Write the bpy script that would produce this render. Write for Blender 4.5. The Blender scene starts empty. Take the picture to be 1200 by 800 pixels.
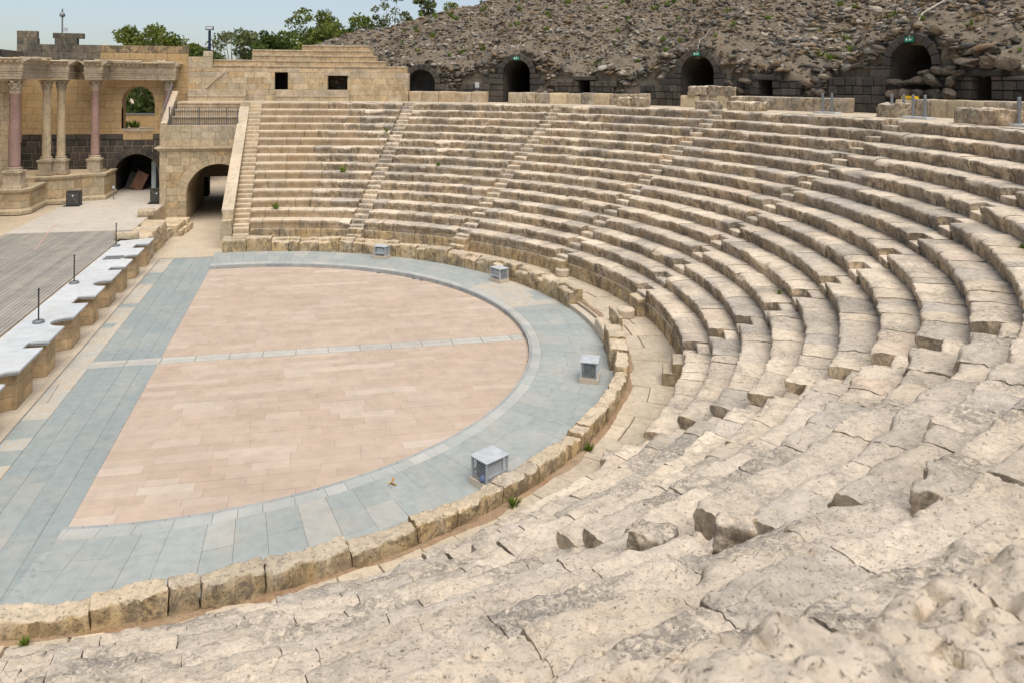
import bpy, math, random
import numpy as np
from mathutils import Matrix, Vector
R_ = math.radians
rnd = random.Random(7)
sc = bpy.context.scene
COL = sc.collection

# ------------------------------------------------------------------ camera, sky, sun, exposure
CAM = np.array([3.488, -25.388, 8.434])
cd = bpy.data.cameras.new('camera'); cam = bpy.data.objects.new('camera', cd); COL.objects.link(cam)
cd.sensor_width = 36.0; cd.lens = 878.03 / 1200 * 36
cd.shift_x = 50.2 / 1200; cd.shift_y = -300.15 / 1200
cd.clip_start = 0.05; cd.clip_end = 3000
cd.dof.use_dof = True; cd.dof.focus_distance = 20.0; cd.dof.aperture_fstop = 5.0
cam.matrix_world = Matrix.Translation(Vector(CAM)) @ Matrix.Rotation(R_(-11.85), 4, 'Z') @ Matrix.Rotation(R_(90), 4, 'X') @ Matrix.Rotation(0.007, 4, 'Z')
sc.camera = cam

SUN_EL, SUN_AZ = 66.0, 172.0          # azimuth: compass-like angle measured from +Y towards +X
w = bpy.data.worlds.new('World'); sc.world = w; w.use_nodes = True
nt = w.node_tree; nt.nodes.clear()
sky = nt.nodes.new('ShaderNodeTexSky'); sky.sky_type = 'NISHITA'; sky.sun_disc = False
sky.sun_elevation = R_(SUN_EL); sky.sun_rotation = R_(SUN_AZ)
sky.altitude = 0; sky.air_density = 1.0; sky.dust_density = 1.2; sky.ozone_density = 2.5
hs = nt.nodes.new('ShaderNodeHueSaturation'); hs.inputs['Saturation'].default_value = 0.66
bg = nt.nodes.new('ShaderNodeBackground'); bg.inputs['Strength'].default_value = 0.051
ow = nt.nodes.new('ShaderNodeOutputWorld')
nt.links.new(sky.outputs[0], hs.inputs['Color']); nt.links.new(hs.outputs[0], bg.inputs['Color']); nt.links.new(bg.outputs[0], ow.inputs[0])
sd = bpy.data.lights.new('sun', 'SUN'); sd.energy = 1.5; sd.angle = R_(60); sd.color = (1.0, 0.94, 0.85)
sun = bpy.data.objects.new('sun', sd); COL.objects.link(sun)
a = R_(SUN_AZ); e = R_(SUN_EL)
sun.rotation_euler = Vector((math.sin(a)*math.cos(e), math.cos(a)*math.cos(e), math.sin(e))).to_track_quat('Z', 'Y').to_euler()
sc.view_settings.view_transform = 'Standard'; sc.view_settings.look = 'None'
sc.view_settings.exposure = 1.4; sc.view_settings.gamma = 1.0; sc.view_settings.use_curve_mapping = False
sc.cycles.use_denoising = True
sc.cycles.max_bounces = 5; sc.cycles.diffuse_bounces = 3; sc.cycles.glossy_bounces = 2; sc.cycles.transparent_max_bounces = 6

# ------------------------------------------------------------------ numpy noise
def _hash(ix, iy, iz):
    h = (ix * 374761393 + iy * 668265263 + iz * 2147483647 + 1013904223) & 0xFFFFFFFF
    h = ((h ^ (h >> 13)) * 1274126177) & 0xFFFFFFFF
    h = ((h ^ (h >> 16)) * 2246822519) & 0xFFFFFFFF
    return ((h ^ (h >> 15)) & 0xFFFFFF) / float(0xFFFFFF) * 2 - 1
def vnoise(P):
    P = np.asarray(P, float); i = np.floor(P).astype(np.int64); f = P - i; u = f*f*(3-2*f)
    r = 0
    for dx in (0, 1):
        wx = u[:, 0] if dx else 1-u[:, 0]
        for dy in (0, 1):
            wy = u[:, 1] if dy else 1-u[:, 1]
            for dz in (0, 1):
                wz = u[:, 2] if dz else 1-u[:, 2]
                r = r + wx*wy*wz*_hash(i[:, 0]+dx, i[:, 1]+dy, i[:, 2]+dz)
    return r
def fbm(P, sc0, octs=3, gain=.5):
    P = np.asarray(P, float); r = 0; a = 1.0
    for o in range(octs):
        r = r + a*vnoise(P*sc0*2**o + 17.3*o); a *= gain
    return r
def vfbm(P, s, octs=3, gain=.5):
    return np.stack([fbm(P, s, octs, gain), fbm(P+31.7, s, octs, gain), fbm(P+77.1, s, octs, gain)], 1)

# ------------------------------------------------------------------ objects
def tag(o, label=None, cat=None, group=None, kind=None):
    if label: o['label'] = label
    if cat: o['category'] = cat
    if group: o['group'] = group
    if kind: o['kind'] = kind
    return o
def empty(name, loc=(0, 0, 0), label=None, cat=None, group=None, kind=None):
    o = bpy.data.objects.new(name, None); o.empty_display_size = .2; COL.objects.link(o); o.location = loc
    return tag(o, label, cat, group, kind)
def meshdata(name, V, F, mat, smooth=False):
    me = bpy.data.meshes.new(name)
    if isinstance(F, np.ndarray):
        n, k = F.shape
        me.vertices.add(len(V)); me.vertices.foreach_set('co', np.asarray(V, np.float32).ravel())
        me.loops.add(n*k); me.loops.foreach_set('vertex_index', F.astype(np.int32).ravel())
        me.polygons.add(n); me.polygons.foreach_set('loop_start', np.arange(0, n*k, k, dtype=np.int32))
        me.update(calc_edges=True)
    else:
        me.from_pydata([tuple(v) for v in V], [], F); me.update()
    for m in (mat if isinstance(mat, (list, tuple)) else [mat]): me.materials.append(m)
    if smooth: me.polygons.foreach_set('use_smooth', np.ones(len(me.polygons), bool))
    return me
def obj(name, me, parent=None, **k):
    o = bpy.data.objects.new(name, me); COL.objects.link(o)
    if parent is not None: o.parent = parent
    return tag(o, **k)
def place(o, parent):
    """parent o (built in world coordinates) under a thing whose origin is not at zero"""
    o.parent = parent; o.matrix_parent_inverse = Matrix.Translation(-Vector(parent.location)); return o
def mk(name, V, F, mat, parent=None, smooth=False, **k):
    o = obj(name, meshdata(name, V, F, mat, smooth), None, **k)
    if parent is not None: place(o, parent)
    return o
class MB:
    def __init__(s): s.V = []; s.F = []
    def add(s, V, F):
        n = len(s.V); s.V += [tuple(map(float, v)) for v in V]; s.F += [tuple(i+n for i in f) for f in F]; return s
    def box(s, x0, x1, y0, y1, z0, z1):
        return s.add([(x, y, z) for z in (z0, z1) for x, y in ((x0, y0), (x1, y0), (x1, y1), (x0, y1))],
                     [(3, 2, 1, 0), (4, 5, 6, 7), (0, 1, 5, 4), (1, 2, 6, 5), (2, 3, 7, 6), (3, 0, 4, 7)])
    def obox(s, c, ax, ay, hx, hy, z0, z1):
        P = [(c[0]+sx*hx*ax[0]+sy*hy*ay[0], c[1]+sx*hx*ax[1]+sy*hy*ay[1]) for sx, sy in ((-1, -1), (1, -1), (1, 1), (-1, 1))]
        return s.prism(P, z0, z1)
    def prism(s, P, z0, z1, ch=0.0):
        n = len(P); P = [np.array(p, float) for p in P]; c = sum(P)/n
        if ch:
            Q = [p-(p-c)/max(np.linalg.norm(p-c), .01)*ch for p in P]
            V = [(p[0], p[1], z0) for p in P]+[(p[0], p[1], z1-ch) for p in P]+[(p[0], p[1], z1) for p in Q]
            F = [tuple(range(n-1, -1, -1)), tuple(range(2*n, 3*n))]
            for l in (0, n):
                F += [(l+i, l+(i+1) % n, l+n+(i+1) % n, l+n+i) for i in range(n)]
        else:
            V = [(p[0], p[1], z0) for p in P]+[(p[0], p[1], z1) for p in P]
            F = [tuple(range(n-1, -1, -1)), tuple(range(n, 2*n))]+[(i, (i+1) % n, n+(i+1) % n, n+i) for i in range(n)]
        return s.add(V, F)
    def lathe(s, c, prof, n=16, caps=True):
        V = []; F = []
        for r, z in prof:
            V += [(c[0]+r*math.cos(2*math.pi*i/n), c[1]+r*math.sin(2*math.pi*i/n), c[2]+z) for i in range(n)]
        m = len(prof)
        for j in range(m-1):
            F += [(j*n+i, j*n+(i+1) % n, (j+1)*n+(i+1) % n, (j+1)*n+i) for i in range(n)]
        if caps: F += [tuple(range(n-1, -1, -1)), tuple(range((m-1)*n, m*n))]
        return s.add(V, F)
    def tube(s, pts, r, n=6):
        pts = [np.array(p, float) for p in pts]; rr = r if isinstance(r, (list, tuple)) else [r]*len(pts)
        V = []; F = []
        for i, p in enumerate(pts):
            t = pts[min(i+1, len(pts)-1)]-pts[max(i-1, 0)]; t /= max(np.linalg.norm(t), 1e-9)
            up = np.array([0, 0, 1.]) if abs(t[2]) < .95 else np.array([1., 0, 0])
            u = np.cross(t, up); u /= np.linalg.norm(u); v = np.cross(t, u)
            V += [p+rr[i]*(math.cos(2*math.pi*k/n)*u+math.sin(2*math.pi*k/n)*v) for k in range(n)]
        for j in range(len(pts)-1):
            F += [(j*n+i, j*n+(i+1) % n, (j+1)*n+(i+1) % n, (j+1)*n+i) for i in range(n)]
        F += [tuple(range(n)), tuple(range((len(pts)-1)*n, len(pts)*n))[::-1]]
        return s.add(V, F)
    def build(s, name, mat, parent=None, smooth=False, **k): return mk(name, s.V, s.F, mat, parent, smooth, **k)

# ------------------------------------------------------------------ materials
def new_mat(name, rough=.9, spec=.2):
    m = bpy.data.materials.new(name); m.use_nodes = True; nt = m.node_tree
    b = nt.nodes['Principled BSDF']; b.inputs['Roughness'].default_value = rough
    b.inputs['Specular IOR Level'].default_value = spec
    return m, nt, b
def N(nt, t, **k):
    n = nt.nodes.new('ShaderNode'+t)
    for a, v in k.items(): setattr(n, a, v)
    return n
def ramp(nt, fac, stops, interp='LINEAR'):
    r = N(nt, 'ValToRGB'); cr = r.color_ramp; cr.interpolation = interp
    while len(cr.elements) < len(stops): cr.elements.new(.5)
    for e_, (p, c) in zip(cr.elements, stops):
        e_.position = p; e_.color = (c, c, c, 1) if isinstance(c, (int, float)) else (*c, 1)
    nt.links.new(fac, r.inputs[0]); return r.outputs[0]
def noise(nt, vec, scale, detail=4, rough=.55, dist=0):
    n = N(nt, 'TexNoise'); n.inputs['Scale'].default_value = scale; n.inputs['Detail'].default_value = detail
    n.inputs['Roughness'].default_value = rough; n.inputs['Distortion'].default_value = dist
    nt.links.new(vec, n.inputs['Vector']); return n.outputs[0]
def mixc(nt, fac, a, b, mode='MIX'):
    n = N(nt, 'Mix'); n.data_type = 'RGBA'; n.blend_type = mode; n.clamp_factor = True
    for s_, v in ((n.inputs[0], fac), (n.inputs[6], a), (n.inputs[7], b)):
        if hasattr(v, 'is_linked'): nt.links.new(v, s_)
        elif isinstance(v, tuple): s_.default_value = (*v, 1)
        else: s_.default_value = v
    return n.outputs[2]
def math_(nt, op, a, b=0.0):
    n = N(nt, 'Math', operation=op); n.use_clamp = False
    for s_, v in ((n.inputs[0], a), (n.inputs[1], b)):
        if hasattr(v, 'is_linked'): nt.links.new(v, s_)
        else: s_.default_value = v
    return n.outputs[0]
def scaled(nt, vec, s):
    n = N(nt, 'VectorMath', operation='MULTIPLY'); nt.links.new(vec, n.inputs[0]); n.inputs[1].default_value = s; return n.outputs[0]

def stone(name, ca, cb, dark, stain=.0, rstain=.0, speck=.5, speck_scale=22, big=.9, var=.18, bump=.35, bscale=30, crust=None, crust_amt=.0, warm=None, crack=0, stain_scale=2.4, streak=0, speck2=0, lichen=0, lichen_col=(.15, .14, .125)):
    """weathered stone: two tones, per-piece variation, pits, blotches, dark crust in patches on upright faces"""
    m, nt, b = new_mat(name, .92, .12)
    geo = N(nt, 'NewGeometry'); pos = geo.outputs['Position']; oi = N(nt, 'ObjectInfo')
    n1 = noise(nt, pos, big, 5, .6); col = mixc(nt, ramp(nt, n1, [(.33, 0.), (.68, 1.)]), ca, cb)
    n2 = noise(nt, pos, 7.0, 6, .7); col = mixc(nt, .7, col, ramp(nt, n2, [(.28, .58), (.5, 1.), (.74, 1.2)]), 'MULTIPLY')
    sep = N(nt, 'SeparateXYZ'); nt.links.new(geo.outputs['Normal'], sep.inputs[0])
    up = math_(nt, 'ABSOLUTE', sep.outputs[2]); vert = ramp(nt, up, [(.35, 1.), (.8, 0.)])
    if warm:
        col = mixc(nt, math_(nt, 'MULTIPLY', vert, ramp(nt, noise(nt, pos, 1.6, 4), [(.35, .3), (.6, 1.)])), col, warm)
    if var:
        col = mixc(nt, 1.0, col, ramp(nt, oi.outputs['Random'], [(0, (1-var, 1-var*.95, 1-var*.9)), (.25, (1., .985, .96)), (.5, (1+var*.7, 1+var*.6, 1+var*.45)), (.7, (1., .97, .93)), (.85, (1-var*.8, 1-var*.7, 1-var*.5)), (1, (1+var*.1, 1-var*.15, 1-var*.3))]), 'MULTIPLY')
    if stain:
        s1 = noise(nt, pos, stain_scale*.55, 8, .75, .6)
        col = mixc(nt, math_(nt, 'MULTIPLY', ramp(nt, s1, [(.54, 0.), (.62, 1.)]), stain), col, dark)
    if rstain:  # weather stain; on seat block ends it also puts shade into the colour
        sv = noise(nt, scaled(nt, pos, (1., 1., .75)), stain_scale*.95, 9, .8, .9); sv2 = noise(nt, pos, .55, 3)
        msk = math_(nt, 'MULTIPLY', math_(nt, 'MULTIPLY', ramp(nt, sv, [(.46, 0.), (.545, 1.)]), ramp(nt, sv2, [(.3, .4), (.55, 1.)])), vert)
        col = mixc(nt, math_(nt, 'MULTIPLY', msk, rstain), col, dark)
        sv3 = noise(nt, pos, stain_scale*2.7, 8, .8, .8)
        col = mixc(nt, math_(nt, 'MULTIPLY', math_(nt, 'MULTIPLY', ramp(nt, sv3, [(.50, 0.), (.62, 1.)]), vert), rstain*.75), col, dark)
    if crust is not None:
        s3 = noise(nt, pos, 5.5, 9, .8, .8)
        col = mixc(nt, math_(nt, 'MULTIPLY', ramp(nt, s3, [(.54, 0.), (.62, 1.)]), crust_amt), col, crust)
    if lichen:
        lp = noise(nt, pos, .75, 4, .6, .4); ls = noise(nt, pos, 15, 7, .8, .6)
        lm = math_(nt, 'MULTIPLY', ramp(nt, lp, [(.50, 0.), (.62, 1.)]), ramp(nt, ls, [(.44, 0.), (.53, 1.)]))
        col = mixc(nt, math_(nt, 'MULTIPLY', lm, lichen), col, lichen_col)
    h = noise(nt, pos, bscale, 7, .75)
    if streak:
        st1 = noise(nt, scaled(nt, pos, (1.2, 3.2, 2.)), 11., 6, .72, 1.4)
        stm = ramp(nt, st1, [(.315, 1.), (.365, 0.)])
        col = mixc(nt, math_(nt, 'MULTIPLY', stm, streak), col, tuple(1.1*x for x in dark)); h = math_(nt, 'SUBTRACT', h, math_(nt, 'MULTIPLY', stm, .6))
    if speck:
        sp = noise(nt, scaled(nt, pos, (1., 1.5, 1.)), speck_scale, 6, .75, .3)
        smask = ramp(nt, sp, [(.345, 1.), (.42, 0.)])
        col = mixc(nt, math_(nt, 'MULTIPLY', smask, speck), col, tuple(.5*x for x in dark))
        h = math_(nt, 'SUBTRACT', h, math_(nt, 'MULTIPLY', smask, .8))
    if speck2:                                             # clusters of dark pits
        sp2 = noise(nt, scaled(nt, pos, (1.3, .8, 1.)), 62, 4, .7, .2); cl = noise(nt, pos, 1.9, 5, .7)
        sm2 = math_(nt, 'MULTIPLY', ramp(nt, sp2, [(.35, 1.), (.41, 0.)]), ramp(nt, cl, [(.40, .25), (.60, 1.)]))
        col = mixc(nt, math_(nt, 'MULTIPLY', sm2, speck2), col, tuple(.6*x for x in dark)); h = math_(nt, 'SUBTRACT', h, math_(nt, 'MULTIPLY', sm2, .5))
    if crack:
        v = N(nt, 'TexVoronoi', feature='DISTANCE_TO_EDGE'); v.inputs['Scale'].default_value = 1.3
        dv = N(nt, 'VectorMath', operation='ADD'); nn = N(nt, 'TexNoise'); nn.inputs['Scale'].default_value = 1.6; nn.inputs['Detail'].default_value = 8
        nt.links.new(pos, nn.inputs['Vector']); nt.links.new(pos, dv.inputs[0]); nt.links.new(scaled(nt, nn.outputs[1], (1.0, 1.0, 1.0)), dv.inputs[1]); nt.links.new(dv.outputs[0], v.inputs['Vector'])
        cm = math_(nt, 'MULTIPLY', ramp(nt, v.outputs['Distance'], [(.002, 1.), (.008, 0.)]), ramp(nt, noise(nt, pos, 1.6, 3), [(.50, 0.), (.58, 1.)]))
        col = mixc(nt, math_(nt, 'MULTIPLY', cm, crack), col, tuple(.8*x for x in dark))
        h = math_(nt, 'SUBTRACT', h, math_(nt, 'MULTIPLY', cm, .8))
    bp = N(nt, 'Bump'); bp.inputs['Strength'].default_value = bump; bp.inputs['Distance'].default_value = .03
    nt.links.new(h, bp.inputs['Height']); nt.links.new(bp.outputs[0], b.inputs['Normal'])
    nt.links.new(col, b.inputs['Base Color'])
    return m
def paver(name, stops, vein=None, rough=.75, bump=.1, nscale=3.0, spec=.25, dust=.3):
    m, nt, b = new_mat(name, rough, spec)
    geo = N(nt, 'NewGeometry'); pos = geo.outputs['Position']; oi = N(nt, 'ObjectInfo')
    col = ramp(nt, math_(nt, 'FRACT', math_(nt, 'ADD', geo.outputs['Random Per Island'], oi.outputs['Random'])), stops)
    col = mixc(nt, .6, col, ramp(nt, noise(nt, pos, nscale, 6, .65), [(.25, .74), (.5, 1.), (.75, 1.18)]), 'MULTIPLY')
    col = mixc(nt, .5, col, ramp(nt, noise(nt, pos, .35, 4, .6), [(.3, .82), (.7, 1.12)]), 'MULTIPLY')
    if vein:
        v = noise(nt, scaled(nt, pos, (1., .35, 1.)), 3.2, 6, .6, 2.5)
        col = mixc(nt, ramp(nt, v, [(.44, 0.), (.5, 1.), (.56, 0.)]), col, vein)
    du = noise(nt, pos, .8, 7, .7, .4); col = mixc(nt, math_(nt, 'MULTIPLY', ramp(nt, du, [(.48, 0.), (.66, 1.)]), dust), col, (.50, .43, .34))
    sp = noise(nt, pos, 34, 4, .7); col = mixc(nt, ramp(nt, sp, [(.27, .55), (.36, 0.)]), col, (.12, .11, .1))
    bp = N(nt, 'Bump'); bp.inputs['Strength'].default_value = bump; bp.inputs['Distance'].default_value = .02
    nt.links.new(noise(nt, pos, 22, 5, .65), bp.inputs['Height']); nt.links.new(bp.outputs[0], b.inputs['Normal'])
    nt.links.new(col, b.inputs['Base Color']); return m
def plain(name, c, rough=.5, metal=0, var=.1, scale=6):
    m, nt, b = new_mat(name, rough, .3); b.inputs['Metallic'].default_value = metal
    geo = N(nt, 'NewGeometry')
    n = noise(nt, geo.outputs['Position'], scale, 4, .6)
    col = mixc(nt, 1.0, c, ramp(nt, n, [(.3, 1-var), (.7, 1+var)]), 'MULTIPLY')
    nt.links.new(col, b.inputs['Base Color']); return m
def foliage(name, c1, c2, c3):
    m, nt, b = new_mat(name, .6, .25)
    geo = N(nt, 'NewGeometry'); n = noise(nt, geo.outputs['Position'], 1.3, 4, .65)
    col = ramp(nt, n, [(.3, c1), (.52, c2), (.72, c3)])
    col = mixc(nt, 1.0, col, ramp(nt, geo.outputs['Random Per Island'], [(0, .7), (1, 1.3)]), 'MULTIPLY')
    nt.links.new(col, b.inputs['Base Color'])
    tr = N(nt, 'BsdfTranslucent'); nt.links.new(col, tr.inputs[0])
    mx = N(nt, 'MixShader'); mx.inputs[0].default_value = .3
    out = nt.nodes['Material Output']; nt.links.new(b.outputs[0], mx.inputs[1]); nt.links.new(tr.outputs[0], mx.inputs[2]); nt.links.new(mx.outputs[0], out.inputs[0])
    return m

M = {}
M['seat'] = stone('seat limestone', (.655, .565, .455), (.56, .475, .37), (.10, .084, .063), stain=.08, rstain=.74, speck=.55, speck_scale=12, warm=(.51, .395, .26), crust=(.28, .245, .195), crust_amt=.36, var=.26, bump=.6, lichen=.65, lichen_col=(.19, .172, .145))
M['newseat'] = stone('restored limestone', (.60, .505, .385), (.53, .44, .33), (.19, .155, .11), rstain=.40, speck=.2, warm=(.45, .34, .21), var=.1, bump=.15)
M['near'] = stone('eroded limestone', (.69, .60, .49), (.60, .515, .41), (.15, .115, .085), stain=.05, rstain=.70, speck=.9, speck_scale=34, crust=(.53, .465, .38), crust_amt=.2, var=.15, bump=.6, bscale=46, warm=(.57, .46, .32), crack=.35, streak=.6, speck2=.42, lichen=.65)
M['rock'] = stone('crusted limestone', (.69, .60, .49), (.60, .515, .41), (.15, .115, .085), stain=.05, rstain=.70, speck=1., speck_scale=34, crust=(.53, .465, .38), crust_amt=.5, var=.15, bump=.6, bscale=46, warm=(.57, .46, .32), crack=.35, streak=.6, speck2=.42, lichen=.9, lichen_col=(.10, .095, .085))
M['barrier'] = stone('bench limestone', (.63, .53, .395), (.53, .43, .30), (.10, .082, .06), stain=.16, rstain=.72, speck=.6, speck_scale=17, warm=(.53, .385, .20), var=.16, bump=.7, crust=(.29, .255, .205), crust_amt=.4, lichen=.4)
M['walk'] = stone('walkway limestone', (.57, .485, .37), (.49, .41, .305), (.17, .145, .11), stain=.15, speck=.4, var=.12, bump=.35, crack=.25, streak=.2)
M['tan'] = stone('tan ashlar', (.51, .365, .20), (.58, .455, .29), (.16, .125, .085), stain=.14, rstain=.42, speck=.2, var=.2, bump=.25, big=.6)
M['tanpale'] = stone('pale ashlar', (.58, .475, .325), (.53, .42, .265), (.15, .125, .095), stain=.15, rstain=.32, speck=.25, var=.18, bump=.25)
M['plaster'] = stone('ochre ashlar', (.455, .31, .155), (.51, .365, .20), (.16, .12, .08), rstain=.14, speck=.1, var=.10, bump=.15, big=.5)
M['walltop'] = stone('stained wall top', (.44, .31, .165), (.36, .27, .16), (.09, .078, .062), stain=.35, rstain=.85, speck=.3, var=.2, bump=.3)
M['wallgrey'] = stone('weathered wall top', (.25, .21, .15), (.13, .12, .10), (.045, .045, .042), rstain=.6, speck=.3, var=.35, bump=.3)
M['basalt'] = stone('basalt masonry', (.065, .058, .05), (.115, .10, .085), (.025, .022, .02), stain=.2, speck=.3, var=.4, bump=.6, crust=(.20, .175, .14), crust_amt=.3)
M['mortar'] = stone('pale mortar', (.34, .28, .20), (.28, .225, .155), (.1, .08, .06), speck=.2, var=0)
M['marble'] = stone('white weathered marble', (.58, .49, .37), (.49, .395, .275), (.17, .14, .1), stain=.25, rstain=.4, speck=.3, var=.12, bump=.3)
M['granite'] = stone('rose granite', (.36, .235, .195), (.29, .19, .165), (.13, .1, .09), speck=.3, speck_scale=50, var=.06, bump=.1)
M['pink'] = paver('rose limestone paving', [(0, (.455, .35, .265)), (.4, (.475, .37, .285)), (.75, (.49, .385, .30)), (.95, (.51, .41, .325)), (1, (.55, .455, .37))], bump=.12, nscale=2.2)
M['white'] = paver('white strip paving', [(0, (.42, .405, .365)), (1, (.48, .455, .405))])
M['grey'] = paver('blue grey paving', [(0, (.275, .31, .302)), (.5, (.288, .322, .312)), (.9, (.302, .334, .32)), (1, (.34, .355, .33))], rough=.6, nscale=4.5)
M['ring'] = paver('grey green paving', [(0, (.315, .34, .322)), (.45, (.335, .357, .337)), (.85, (.358, .374, .35)), (.98, (.385, .392, .36)), (1, (.42, .405, .36))], rough=.65, nscale=5)
M['ringedge'] = paver('pale ring border', [(0, (.375, .39, .365)), (1, (.46, .455, .415))])
M['jointgrey'] = stone('grey joint', (.37, .385, .365), (.33, .35, .335), (.2, .2, .19), speck=.2, var=0)
M['jointpink'] = stone('pink joint', (.46, .36, .275), (.42, .33, .255), (.25, .2, .15), speck=.2, var=0)
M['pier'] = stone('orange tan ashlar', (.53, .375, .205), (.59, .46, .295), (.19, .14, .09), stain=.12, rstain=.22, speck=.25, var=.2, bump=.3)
M['kerb'] = paver('step edge', [(0, (.29, .31, .305)), (1, (.36, .375, .36))])
M['veined'] = paver('veined marble paving', [(0, (.44, .43, .385)), (.5, (.50, .465, .39)), (1, (.41, .425, .405))], vein=(.47, .375, .26))
M['slabbeige'] = paver('beige paving', [(0, (.50, .42, .32)), (1, (.56, .48, .375))])
M['capslab'] = paver('pale grey stage slab', [(0, (.52, .54, .54)), (1, (.57, .585, .58))], rough=.6, bump=.05)
M['concrete'] = paver('dusty pale floor', [(0, (.50, .45, .38)), (1, (.50, .45, .38))], rough=.9)
M['sand'] = stone('sandy ground', (.48, .38, .26), (.54, .45, .33), (.24, .19, .13), stain=.3, speck=.25, var=0, bump=.3)
M['dust'] = stone('trodden floor', (.54, .465, .36), (.50, .405, .285), (.3, .25, .18), stain=.2, speck=.2, var=0, bump=.2)
M['earth'] = stone('dark soil', (.19, .145, .10), (.26, .20, .14), (.08, .065, .05), speck=.3, var=0, bump=.5)
M['dirt'] = stone('reddish dirt', (.30, .19, .11), (.36, .27, .18), (.15, .1, .07), stain=.2, speck=.5, var=0, bump=.6)
M['wood'] = paver('grey deck boards', [(0, (.255, .237, .205)), (.5, (.295, .272, .235)), (1, (.34, .31, .262))], rough=.9)
M['metal'] = plain('grey metal', (.22, .23, .24), .45, .4)
M['railmetal'] = plain('dark railing', (.10, .11, .115), .5, .3)
M['darkmetal'] = plain('dark metal', (.035, .037, .04), .5, .3)
M['whitemetal'] = plain('white painted metal', (.46, .48, .49), .45, var=.15)
M['cable'] = plain('dusty cable', (.40, .36, .30), .7)
M['speaker'] = plain('speaker front', (.085, .078, .065), .8)
M['green'] = plain('green sign', (.01, .22, .12), .5); M['signwhite'] = plain('sign white', (.8, .8, .8), .5)
M['yellow'] = plain('yellow plastic', (.75, .48, .02), .5)
M['navy'] = plain('dark blue paint', (.02, .025, .06), .4)
M['glass'] = plain('lamp glass', (.55, .58, .6), .15)
M['boardA'] = plain('brown board', (.17, .09, .055), .8, var=.25); M['bluegrey'] = plain('pale cabinet', (.45, .52, .52), .5)
M['leafA'] = foliage('olive leaves', (.08, .105, .022), (.145, .175, .03), (.23, .235, .05))
M['leafB'] = foliage('dark leaves', (.05, .075, .018), (.085, .12, .026), (.13, .165, .04))
M['leafC'] = foliage('grey green leaves', (.085, .105, .04), (.14, .16, .06), (.20, .21, .085))
M['drygrass'] = foliage('dry grass', (.16, .115, .05), (.22, .16, .075), (.28, .22, .11))
M['weed'] = foliage('weed leaves', (.09, .14, .02), (.14, .20, .025), (.22, .25, .05))
M['bark'] = stone('bark', (.16, .12, .085), (.10, .075, .055), (.04, .03, .025), speck=.3, var=.1)
M['horn'] = plain('hornet brown', (.13, .045, .012), .4); M['hornyellow'] = plain('hornet yellow', (.85, .55, .02), .4); M['wing'] = plain('hornet wing', (.42, .21, .045), .35)
def rubble_mat(name, pale, bscale):
    m, nt, b = new_mat(name, .95, .1)
    geo = N(nt, 'NewGeometry'); pos = geo.outputs['Position']; oi = N(nt, 'ObjectInfo')
    ri = geo.outputs['Random Per Island']
    sm = math_(nt, 'FRACT', math_(nt, 'ADD', ri, oi.outputs['Random']))
    col = ramp(nt, sm, [(0, (.062, .059, .055)), (.2, (.12, .112, .10)), (.4, (.165, .128, .09)), (.58, (.22, .158, .098)), (.75, (.24, .222, .195)), (.89, (.35, .315, .26)), (1, pale)])
    col = mixc(nt, .8, col, ramp(nt, noise(nt, pos, 6, 6, .7), [(.25, .45), (.5, 1.), (.75, 1.4)]), 'MULTIPLY')
    col = mixc(nt, math_(nt, 'MULTIPLY', ramp(nt, noise(nt, pos, 1.1, 5, .7), [(.52, 0.), (.64, 1.)]), .6), col, (.20, .12, .055))
    col = mixc(nt, math_(nt, 'MULTIPLY', ramp(nt, noise(nt, pos, 3.3, 6, .7, .5), [(.58, 0.), (.66, 1.)]), .55), col, (.30, .285, .25))
    bp = N(nt, 'Bump'); bp.inputs['Strength'].default_value = .7; bp.inputs['Distance'].default_value = .05
    nt.links.new(noise(nt, pos, bscale, 6, .7), bp.inputs['Height']); nt.links.new(bp.outputs[0], b.inputs['Normal'])
    nt.links.new(col, b.inputs['Base Color']); return m
M['rubble'] = rubble_mat('basalt rubble', (.42, .36, .28), 12)
M['boulder'] = stone('basalt boulder', (.105, .092, .076), (.155, .125, .09), (.045, .04, .036), stain=.4, speck=.4, speck_scale=9, var=.45, bump=.8, bscale=14, crust=(.25, .225, .185), crust_amt=.5)
M['hillsoil'] = stone('hill soil', (.21, .165, .115), (.15, .128, .10), (.05, .045, .04), stain=.5, speck=.5, speck_scale=6, var=0, bump=.8, bscale=8)

# ------------------------------------------------------------------ layout constants (metres; origin = centre of the orchestra)
R0, TD, RH, Z0 = 14.96, .70, .42, 1.343
lipR = lambda k: R0+TD*k
lipZ = lambda k: Z0+RH*k
WALKZ = .37; DZ = lipZ(14)
STAIRS = [90.15, 67.2, 44.3, 20.6, -2.4, -26.0, -48.2, -70.0, -93.0]
SW = .41
END_LO = -97.0
ORD = ['lowest', 'second', 'third', 'fourth', 'fifth', 'sixth', 'seventh', 'eighth', 'ninth', 'tenth', 'eleventh', 'twelfth', 'thirteenth', 'fourteenth', 'fifteenth']
def P2(r, deg): return np.array([r*math.cos(R_(deg)), r*math.sin(R_(deg))])

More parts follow.
